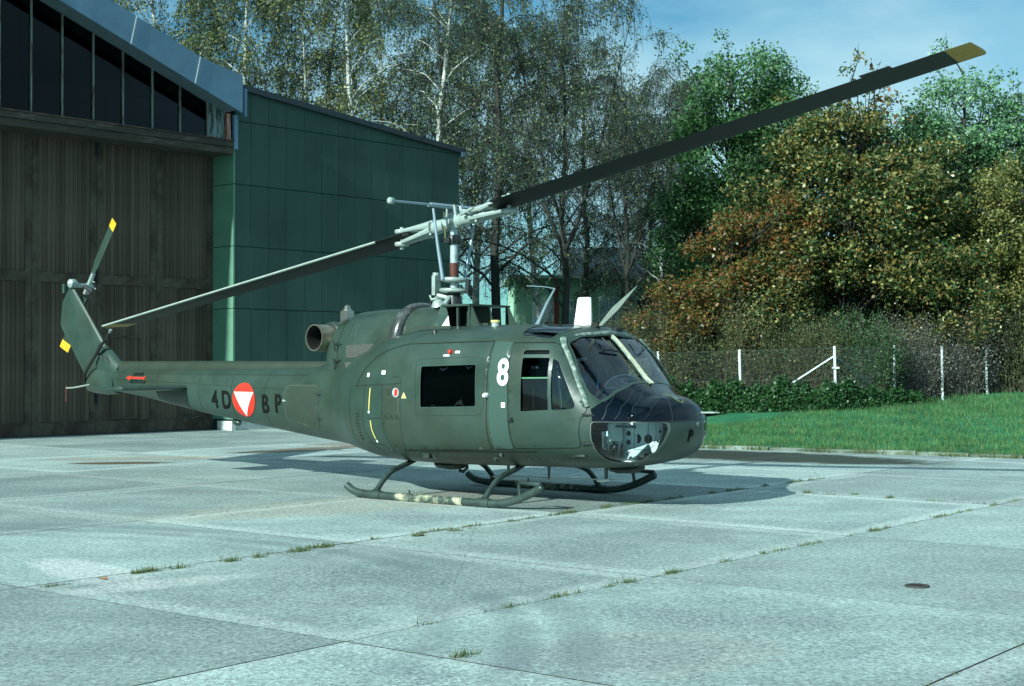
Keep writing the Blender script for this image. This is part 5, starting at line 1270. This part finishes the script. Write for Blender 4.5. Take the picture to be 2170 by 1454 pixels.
MB().lathe([(0, -.10), (.045, -.06), (.05, 0), (.04, .06), (0, .1)], (-4.4, 0, .86), (1, 0, -.15), 10).build('belly_fairing', OD, heli, smooth=True)
# ---- main rotor
PSI = R(-2.04); dF = Vector((math.cos(PSI), math.sin(PSI) * -1 * -1, 0)).normalized(); dF = Vector((math.cos(PSI), -math.sin(PSI) * -1, 0))
dF = Vector((math.cos(R(2.04)), math.sin(R(2.04)), 0)); dS = Vector((-dF.y, dF.x, 0))     # forward blade; dS towards port
mr = empty('main_rotor', (0, 0, 0), 0, heli)
HZ = 3.72
mb = MB().lathe([(.053, 2.50), (.053, 3.66), (.045, 3.92), (.0, 3.93)], (0, 0, 0), (0, 0, 1), 20); mb.build('mast', mat('mast_white', (.38, .47, .48), .35, metal=.2), mr, smooth=True)
MB().lathe([(.058, 2.97), (.060, 2.98), (.060, 3.155), (.058, 3.16)], (0, 0, 0), (0, 0, 1), 20).build('mast_band', mat('red_brown_band', (.085, .022, .012), .7, var=.3, scale=20), mr, smooth=True)
MB().lathe([(.085, 3.42), (.095, 3.44), (.095, 3.52), (.085, 3.54)], (0, 0, 0), (0, 0, 1), 20).box(-.12, -.13, 3.44, .02, -.07, 3.50).build('mast_collar', METD, mr, smooth=True)
for (z, r0, r1, nm, mm) in ((2.93, .09, .185, 'scissors_ring', METL), (2.78, .09, .205, 'swashplate', METL)):
    MB().lathe([(.06, .026), (r1 * .86, .026), (r1 * .97, .014), (r1, -.005), (r1 * .95, -.024), (r1 * .7, -.036), (.06, -.036)], (0, 0, z), (.03, .04, 1), 30).build(nm, mm, mr, smooth=True)
mb = MB().lathe([(.10, 2.50), (.13, 2.56), (.11, 2.66), (.09, 2.74)], (0, 0, 0), (0, 0, 1), 20); mb.build('mast_boot', METD, mr, smooth=True)
MB().box(-.265, -.16, 2.72, -.205, -.04, 2.99).tube([(-.235, -.10, 2.99), (-.235, -.10, 3.03)], .05, 10).tube([(-.235, -.1, 2.72), (-.05, -.05, 2.68)], .035, 8).tube([(-.33, -.12, 2.72), (-.30, -.12, 2.66), (-.15, -.05, 2.70)], .018, 6).build('scissor_lever', METL, mr, smooth=True)
MB().tube([(-.32, -.12, 2.72), (-.32, -.12, 2.42)], .010, 6).build('control_rod', METD, mr)
MB().tube([(.30, .05, 2.74), (.30, .05, 2.40)], .010, 6).build('control_rod', METD, mr)
MB().tube([(.20, .1, 2.85), (.23, .1, 2.70)], .03, 8).build('drive_link', METD, mr)
MB().tube([(.24, .0, 2.75), (.26, .0, 2.93)], [.03, .04], 8).build('scissor_lever', METD, mr, smooth=True)
MB().tube([(-.10, -.30, 2.56), (.02, -.2, 2.60), (.0, -.1, 2.68)], .04, 8).lathe([(.10, 0), (.06, .06), (.0, .08)], (-.06, -.26, 2.58), (0, -.5, 1), 12).build('servo_head', METL, mr, smooth=True, kind='stuff')
slF, slA = .2025, .1825
def spine(s, r):       # point of the blade axis, s=+1 forward, -1 aft
    bend = .012 * (r / 7.3) ** 2
    return dF * (r * s) + Vector((0, 0, HZ + (slF * r if s > 0 else -slA * r)))
eF = (dF + Vector((0, 0, slF))).normalized(); 
def mblade(s, r0, r1, m, nm, K=30, parent=None, chord=.533, mir_=1):
    V = []; F = []; M = 20
    ls = dS if s > 0 else -dS                                  # towards the leading edge
    for i in range(K + 1):
        r = r0 + (r1 - r0) * i / K; p = spine(s, r)
        tw = R(4.5 - 1.5 * (r / 7.3)) if s > 0 else R(-9 + 9 * (r / 7.3))   # positive: trailing edge up
        ch = chord; th = .072
        for k in range(M):
            a = 2 * math.pi * k / M; u = .5 - .5 * math.cos(a); tv_ = th * .5 * (2.6 * math.sqrt(u) - 3.1 * u + .5 * u * u) * (1 if a < math.pi else -1)
            cc = (.30 - u) * ch; V.append(p + ls * (cc * math.cos(tw)) + Vector((0, 0, 1)) * (-cc * math.sin(tw) + tv_))
    for i in range(K):
        for k in range(M): a = i * M + k; b_ = i * M + (k + 1) % M; F.append((a, b_, b_ + M, a + M))
    F.append(tuple(range(M))); F.append(tuple(K * M + k for k in range(M)))
    return MB().add(V, F).build(nm, m, parent or mr, smooth=30)
BLD = mat('blade_paint', (.011, .017, .014), .6, var=.10, scale=1.2, spec=.25, col2=(.010, .014, .011), amt2=.4, scale2=.6)
BLE = mat('blade_leading_edge', (.48, .56, .50), .35, metal=.3)
for s in (1, -1):
    b_ = mblade(s, .86, 6.98, BLD, 'blade'); t_ = mblade(s, 6.982, 7.27, mat('blade_tip_yellow', (.30, .20, .03), .6), 'yellow_tip', K=4)
    # erosion strip round the leading edge
    V = []; F = []; ls = dS if s > 0 else -dS
    for i in range(31):
        r = 1.3 + 5.96 * i / 30; p = spine(s, r); tw = R(4.5 - 1.5 * (r / 7.3)) if s > 0 else R(-9 + 9 * (r / 7.3))
        for k in range(7):
            u = ((k - 3) / 3) ** 2 * .055; tv_ = .036 * (2.6 * math.sqrt(u) - 3.1 * u) * (1 if k > 3 else -1) + (.002 if k > 3 else -.002); cc = .30 * .533 - u * .533 + .002
            V.append(p + ls * (cc * math.cos(tw)) + Vector((0, 0, 1)) * (-cc * math.sin(tw) + tv_))
    for i in range(30):
        for k in range(6): a = i * 7 + k; F.append((a, a + 1, a + 8, a + 7))
    MB().add(V, F).build('leading_edge_strip', BLE, mr, smooth='all', fix=False)
    # trim tab
    p0, p1 = spine(s, 6.05), spine(s, 6.40); tw = R(3.4) if s > 0 else 0.; V = []
    for (p, c0, c1) in ((p0, -.69, -.86), (p1, -.69, -.86)):
        for c in (c0, c1): V.append(p + ls * (c * .533 * math.cos(tw)) + Vector((0, 0, -c * .533 * math.sin(tw) + .004)))
    V += [v - Vector((0, 0, .008)) for v in V]
    MB().add(V, [(0, 1, 3, 2), (4, 6, 7, 5), (1, 5, 7, 3), (0, 2, 6, 4), (0, 4, 5, 1), (2, 3, 7, 6)]).build('trim_tab', BLD, mr)
    # white grip: forked arms over and under the blade root
    mb = MB(); up = Vector((0, 0, 1))
    def gp(r, c, h): return spine(s, r) + ls * c + up * h
    for h in (1, -1):
        mb.tube([gp(.34, 0, .045 * h), gp(.55, .01, .060 * h), gp(.80, .02, .075 * h), gp(.92, .02, .080 * h)], [.075, .055, .040, .040], 10)
        mb.tube([gp(.34, .09, .03 * h), gp(.62, .085, .060 * h), gp(.88, .07, .078 * h)], [.05, .035, .03], 8)
        mb.tube([gp(.34, -.09, .03 * h), gp(.62, -.085, .060 * h), gp(.88, -.07, .078 * h)], [.05, .035, .03], 8)
        mb.lathe([(.0, -.03), (.095, -.028), (.105, -.01), (.105, .01), (.095, .028), (.0, .03)], gp(.93, .0, .088 * h), (0, 0, 1), 18)
    mb.lathe([(.030, -.16), (.030, .15), (0, .152)], gp(.93, 0, 0), (0, 0, 1), 10)
    mb.tube([gp(.12, 0, 0), gp(.30, 0, 0), (gp(.50, 0, .0))], [.08, .10, .075], 14).lathe([(.0, 0), (.07, .002), (.075, .04), (0, .05)], gp(.52, 0, -.03), eF * s, 14)
    mb.build('blade_grip', METL, mr, smooth=True)
    mblade(s, .74, .865, ODK, 'root_block', K=2, chord=.34)
    mb = MB().tube([gp(.25, -.17, .03), gp(.50, -.22, .05)], .022, 8).tube([gp(.45, -.10, -.1), gp(.30, .15, -.10)], .016, 6).tube([gp(.2, -.1, .1), gp(.42, -.2, .02)], .028, 8); mb.build('pitch_horn', METL, mr, smooth=True)
mb = MB().tube([dF * -.16 + Vector((0, 0, HZ - .03)), dF * .16 + Vector((0, 0, HZ + .03))], .09, 14).tube([dS * -.19 + Vector((0, 0, HZ)), dS * .19 + Vector((0, 0, HZ))], .065, 12).lathe([(.10, -.08), (.115, 0), (.09, .10), (.06, .14), (0, .15)], (0, 0, HZ), (0, 0, 1), 18)
mb.build('hub_yoke', METL, mr, smooth=True)
for s_ in (-1, 1):
    mb = MB().tube([dS * .06 * s_ + dF * -.08 + Vector((0, 0, HZ + .06)), dS * .07 * s_ + dF * -.06 + Vector((0, 0, 3.94))], .018, 8).tube([dS * .06 * s_ + dF * .08 + Vector((0, 0, HZ + .06)), dS * .07 * s_ + dF * .06 + Vector((0, 0, 3.94))], .018, 8); mb.build('bar_bracket', METL, mr, smooth=True)
MB().lathe([(.03, 3.84), (.045, 3.86), (.03, 3.96), (0, 3.97)], (0, 0, 0), (0, 0, 1), 12).build('mast_nut', mat('olive_brass', (.20, .19, .06), .5), mr, smooth=True)
# stabiliser bar with end weights
MB().tube([dS * -1.30 + Vector((0, 0, 3.90)), dS * -.50 + Vector((0, 0, 3.92))], .016, 10).tube([dS * .50 + Vector((0, 0, 3.94)), dS * 1.30 + Vector((0, 0, 3.96))], .016, 10).build('stabilizer_bar', METB, mr, smooth=True)
MB().tube([dS * -.52 + Vector((0, 0, 3.92)), dS * .52 + Vector((0, 0, 3.94))], .032, 4).box(-.05, -.5, 3.90, .05, .5, 3.915).build('bar_centre_frame', METB, mr)
for s_ in (-1, 1):
    MB().lathe([(.0, -.05), (.030, -.048), (.044, -.03), (.044, .03), (.032, .05), (.0, .052)], dS * 1.33 * s_ + Vector((0, 0, 3.93 + .03 * s_)), dS, 16).build('bar_weight', METL, mr, smooth=True)
# push rods from the ring up to the bar
MB().tube([(-.04, -.19, 2.93), (-.10, -.23, 3.42), (-.15, -.26, 3.90)], [.026, .022, .018], 8).build('push_rod', METB, mr, smooth=True)
MB().tube([(.04, .19, 2.95), (.09, .27, 3.5), (.12, .32, 3.90)], [.024, .020, .018], 8).build('push_rod', METB, mr, smooth=True)
MB().tube([(-.05, -.12, 3.48), (-.05, -.15, 3.86)], .010, 6).build('push_rod', mat('olive_brass2', (.16, .17, .07), .5), mr)
# ---- skids
for sg in (-1, 1):
    sk = empty('skid', (0, 0, 0), 0, heli); Y = 1.27 * sg
    P = bez([(-.80, Y, .155), (-.66, Y, .085), (-.42, Y, .056), (0, Y, .052), (.8, Y, .052), (1.5, Y, .052), (1.85, Y, .070), (2.15, Y, .155), (2.44, Y, .285)], 5)
    MB().tube(P, .050, 14).lathe([(.05, -.01), (.035, .02), (0, .03)], P[-1], P[-1] - P[-2], 12).build('skid_tube', SKID, sk, smooth=True)
    MB().tube([(.10, Y, .052), (.55, Y, .052), (1.22, Y, .052)], .0515, 14, caps=False).build('worn_tube', SKIDW, sk, smooth=True)
    mb = MB().tube([(2.12, Y, .16), (2.10, Y, .30), (2.13, Y, .335), (2.43, Y, .325)], [.022, .022, .024, .03], 8); mb.build('towing_bracket', SKID, sk, smooth=True)
    for x in (-.28, 1.55):
        A = bez([(x, .42 * sg, .50), (x, .62 * sg, .435), (x, .95 * sg, .345), (x, 1.14 * sg, .215), (x, 1.255 * sg, .09)], 5)
        MB().tube(A, [.036] * (len(A) - 3) + [.038, .046, .055], 12).build('cross_tube', SKID, sk, smooth=True)
        MB().tube([(x - .10, Y, .054), (x + .10, Y, .054)], .060, 14).build('saddle', SKID, sk, smooth=True)
    MB().tube([(.32, Y, .09), (.32, Y, .15)], .012, 6).build('eye_bolt', METD, sk)
mb = MB().tube([(.68, 0, .262), (2.72, 0, .315)], .010, 6); mb.build('belly_antenna', mat('antenna_pale', (.5, .55, .53), .5), heli)
for x, r_ in ((.95, .022), (1.62, .022), (2.52, .028)): MB().tube([(x, 0, .27), (x, 0, .47)], [r_ * .7, r_], 8).build('antenna_strut', ODL, heli)
MB().tube([(2.44, -.08, .30), (2.60, -.08, .31)], .02, 6).build('antenna_foot', WHT, heli)
loft('belly_pod', [(-.30, .06, .38, .48, 2.2), (-.22, .16, .34, .5, 2.2), (0, .20, .325, .5, 2.2), (.12, .16, .34, .5, 2.2), (.18, .05, .38, .48, 2.2)], OD2, heli, 20)
MB().tube([(.22, 0, .46), (.24, 0, .36), (.16, 0, .30), (.10, 0, .32)], .022, 8).tube([(.2, -.04, .45), (.2, .04, .45)], .05, 8).build('cargo_hook', METD, heli)
loft('search_light', [(2.62, .10, .42, .54, 2.2), (2.72, .14, .40, .54, 2.2), (2.95, .14, .41, .54, 2.2), (3.05, .08, .45, .54, 2.2)], ODK, heli, 20)
# ---- antennas, wipers, pitot
def blade_ant(name, pts, th, m, y=0):
    MB().prism(pts, 1, y - th, y + th).build(name, m, heli)
blade_ant('blade_antenna', rpoly([(2.03, 2.27), (2.30, 2.27), (2.285, 2.63), (2.09, 2.63)], [0, 0, .03, .03]), .014, WHT, 0)
MB().tube([(1.38, .05, 2.26), (1.42, .05, 2.33), (1.56, .05, 2.58), (1.68, .05, 2.76)], [.045, .030, .022, .012], 8).build('whip_antenna', METB, heli, smooth=True)
MB().tube([(1.67, .05, 2.76), (1.50, .05, 2.79), (1.22, .05, 2.81)], .006, 5).build('antenna_wire', METB, heli)
mb = MB().prism([(2.40, 2.26), (2.46, 2.26), (2.72, 2.47), (3.0, 2.76), (2.86, 2.66), (2.62, 2.49)], 1, -.012, .012); mb.build('wire_cutter', mat('cutter_grey', (.16, .20, .17), .5), heli)
MB().tube([(2.42, 0, 2.27), (2.76, 0, 2.51)], .012, 6).tube([(2.2, 0, 2.29), (2.76, 0, 2.52)], .006, 5).build('cutter_strut', ODK, heli)
MB().box(2.32, -.05, 2.245, 2.42, .05, 2.30).build('cutter_base', RUB, heli)
MB().box(2.42, .28, 2.19, 2.50, .42, 2.245).build('wiper_motor', RUB, heli)
for (y0, y1, y2) in ((-.30, -.42, -.20), (.42, .55, .33)):
    q = [front(.03)((y0, 2.10)), front(.045)((y0 - .02, 1.99)), front(.03)((y1 * .5 + y2 * .5, 1.95))]
    MB().tube(q, .008, 6).tube([front(.02)((y1 - .05, 1.955)), front(.022)((y1 * .5 + y2 * .5, 1.945)), front(.02)((y2 + .06, 1.93))], .012, 6).build('wiper', RUB, heli)
mb = MB().tube([(3.55, .40, 1.165), (3.70, .40, 1.172)], .016, 8).tube([(3.70, .40, 1.172), (3.86, .40, 1.176)], .012, 8).tube([(3.86, .40, 1.176), (3.93, .40, 1.178)], .006, 6); mb.build('pitot_tube', METL, heli, smooth=True)
MB().lathe([(.03, 0), (.033, .02), (.025, .04), (0, .045)], (3.70, .20, 1.04), (1, .2, 0), 12).build('nose_light', STEEL, heli, smooth=True)
# ---- interior seen through the glass
MB().box(-.2, -.95, .66, 2.85, .95, .685).build('cabin_floor', INT, heli)
MB().prism([(-1.02, .62), (1.02, .62), (1.10, 1.2), (1.02, 1.9), (.7, 2.14), (-.7, 2.14), (-1.02, 1.9), (-1.10, 1.2)], 0, -.22, -.2).build('rear_bulkhead', INT, heli)
MB().box(1.60, -1.02, .62, 1.64, -.82, 2.05).box(1.60, .82, .62, 1.64, 1.02, 2.05).build('door_post', INT, heli)
for sy in (-.55, .55):
    st = empty('pilot_seat', (0, 0, 0), 0, heli)
    MB().cbox(2.0, sy - .25, .92, 2.5, sy + .25, 1.06, .03).build('seat_cushion', SEATM, st)
    mb = MB(); mb.prism([(1.98, 1.02), (2.10, 1.02), (2.02, 1.72), (1.90, 1.72)], 1, sy - .25, sy + .25); mb.build('backrest', SEATM, st)
    MB().tube([(1.92, sy - .26, .65), (1.98, sy - .26, 1.1), (1.93, sy - .22, 1.74), (1.93, sy + .22, 1.74), (1.98, sy + .26, 1.1), (1.92, sy + .26, .65)], .018, 8).tube([(2.42, sy - .25, .65), (2.4, sy - .25, 1.0)], .015, 6).tube([(2.42, sy + .25, .65), (2.4, sy + .25, 1.0)], .015, 6).build('seat_frame', METL, st, smooth=True)
    MB().box(1.96, sy - .14, 1.72, 2.02, sy + .14, 1.86).build('headrest', SEATM, st)
    MB().tube([(2.13, sy - .14, 1.06), (2.08, sy - .10, 1.70)], .014, 5).tube([(2.13, sy + .14, 1.06), (2.08, sy + .10, 1.70)], .014, 5).build('harness', mat('harness_grey', (.22, .27, .26), .8), st)
    MB().tube([(2.62, sy, .64), (2.66, sy, .95), (2.58, sy, 1.17), (2.60, sy, 1.26)], [.012, .012, .016, .022], 8).build('cyclic_stick', METD, st)
MB().box(2.45, -.14, .63, 2.95, .14, 1.12).build('centre_console', INT, heli)
# instrument panel and its grey cover with white piping
MB().prism([(-.74, .95), (.74, .95), (.74, 1.30), (.5, 1.44), (-.5, 1.44), (-.74, 1.30)], 0, 2.80, 2.84).build('instrument_panel', mat('panel_black', (.012, .013, .014), .6), heli)
V = []; F = []; K = 16
for i, x in enumerate((2.72, 2.80, 2.92, 3.02, 3.08)):
    for k in range(K + 1):
        y = -.62 + 1.30 * k / K; u = (y - .03) / .66; V.append((x, y, 1.33 + .30 * (1 - abs(u) ** 2.6) - .55 * (x - 2.76) ** 1.25 if x > 2.76 else 1.30 + .30 * (1 - abs(u) ** 2.6)))
for i in range(4):
    for k in range(K): a = i * (K + 1) + k; F.append((a, a + 1, a + K + 2, a + K + 1))
MB().add(V, F).build('glare_shield', COVER, heli, smooth='all')
MB().tube([(v[0] - .005, v[1], v[2] + .006) for v in V[:K + 1]], .009, 5).build('cover_red_edge', mat('dark_red', (.28, .02, .03), .7), heli)
def gsz(x, y):
    u = (y - .03) / .66; return 1.345 + .30 * (1 - abs(u) ** 2.6) - .55 * max(0, x - 2.76) ** 1.25
MB().tube(bez([(x, y, gsz(x, y)) for (x, y) in ((2.80, .35), (2.79, .05), (2.79, -.25), (2.80, -.44), (2.86, -.46), (2.93, -.40), (2.97, -.46), (3.0, -.53))], 4), .007, 5).tube(bez([(x, y, gsz(x, y)) for (x, y) in ((2.99, -.22), (2.93, -.26), (2.89, -.2), (2.93, -.08), (2.96, .02), (3.0, .0))], 4), .006, 5).build('cover_piping', WHT, heli)
MB().tube([(2.35, -.60, 1.80), (2.62, -.60, 1.84)], .022, 6).build('overhead_handle', METL, heli)
MB().box(1.95, -.2, 2.02, 2.5, .2, 2.12).build('overhead_console', mat('panel_black2', (.015, .016, .017), .7), heli)
# ---- tie-down of the aft blade (loose things of their own)
tip = spine(-1, 7.25)
strap = empty('tie_down', (0, 0, 0), 0)
strap.location = heli.location; strap.rotation_euler = heli.rotation_euler
strap['label'] = 'dark tie-down strap and cord holding the rear rotor blade tip to the tail fin base'; strap['category'] = 'tie-down strap'
MB().tube([tip + Vector((-.02, -.05, -.02)), Vector((-7.40, -.14, 2.30))], .006, 5).build('cord', mat('pale_cord', (.35, .38, .34), .8), strap)
P = bez([(-7.39, -.15, 2.30), (-7.60, -.17, 2.07), (-7.85, -.18, 1.80), (-8.02, -.17, 1.62), (-8.12, -.12, 1.50), (-8.15, -.09, 1.40), (-8.16, -.06, 1.33)], 5)
MB().tube(P, [.012] + [.024] * (len(P) - 8) + [.010] * 7, 6).build('strap', RUB, strap)
P = bez([(-7.43, -.16, 2.20), (-7.62, -.17, 2.10), (-7.78, -.17, 1.90), (-8.0, -.16, 1.66)], 4); MB().tube(P, .012, 5).build('strap', RUB, strap)
MB().lathe([(.02, -.03), (.022, .03), (0, .035)], (-7.38, -.15, 2.32), (.6, 0, .7), 8).build('hook', METL, strap)
P = bez([(-7.95, -.12, 1.42), (-8.2, -.10, 1.39), (-8.45, -.10, 1.36), (-8.66, -.1, 1.35)], 5); MB().tube(P, .014, 6).build('rope', mat('rope_grey', (.24, .28, .24), .9, var=.4, scale=60), strap)
MB().tube([(-8.66, -.1, 1.40), (-8.67, -.1, 1.33), (-8.665, -.1, 1.20), (-8.67, -.1, 1.12)], [.008, .012, .008, .014], 5).build('rope_end', mat('rope_red', (.14, .04, .035), .9), strap)
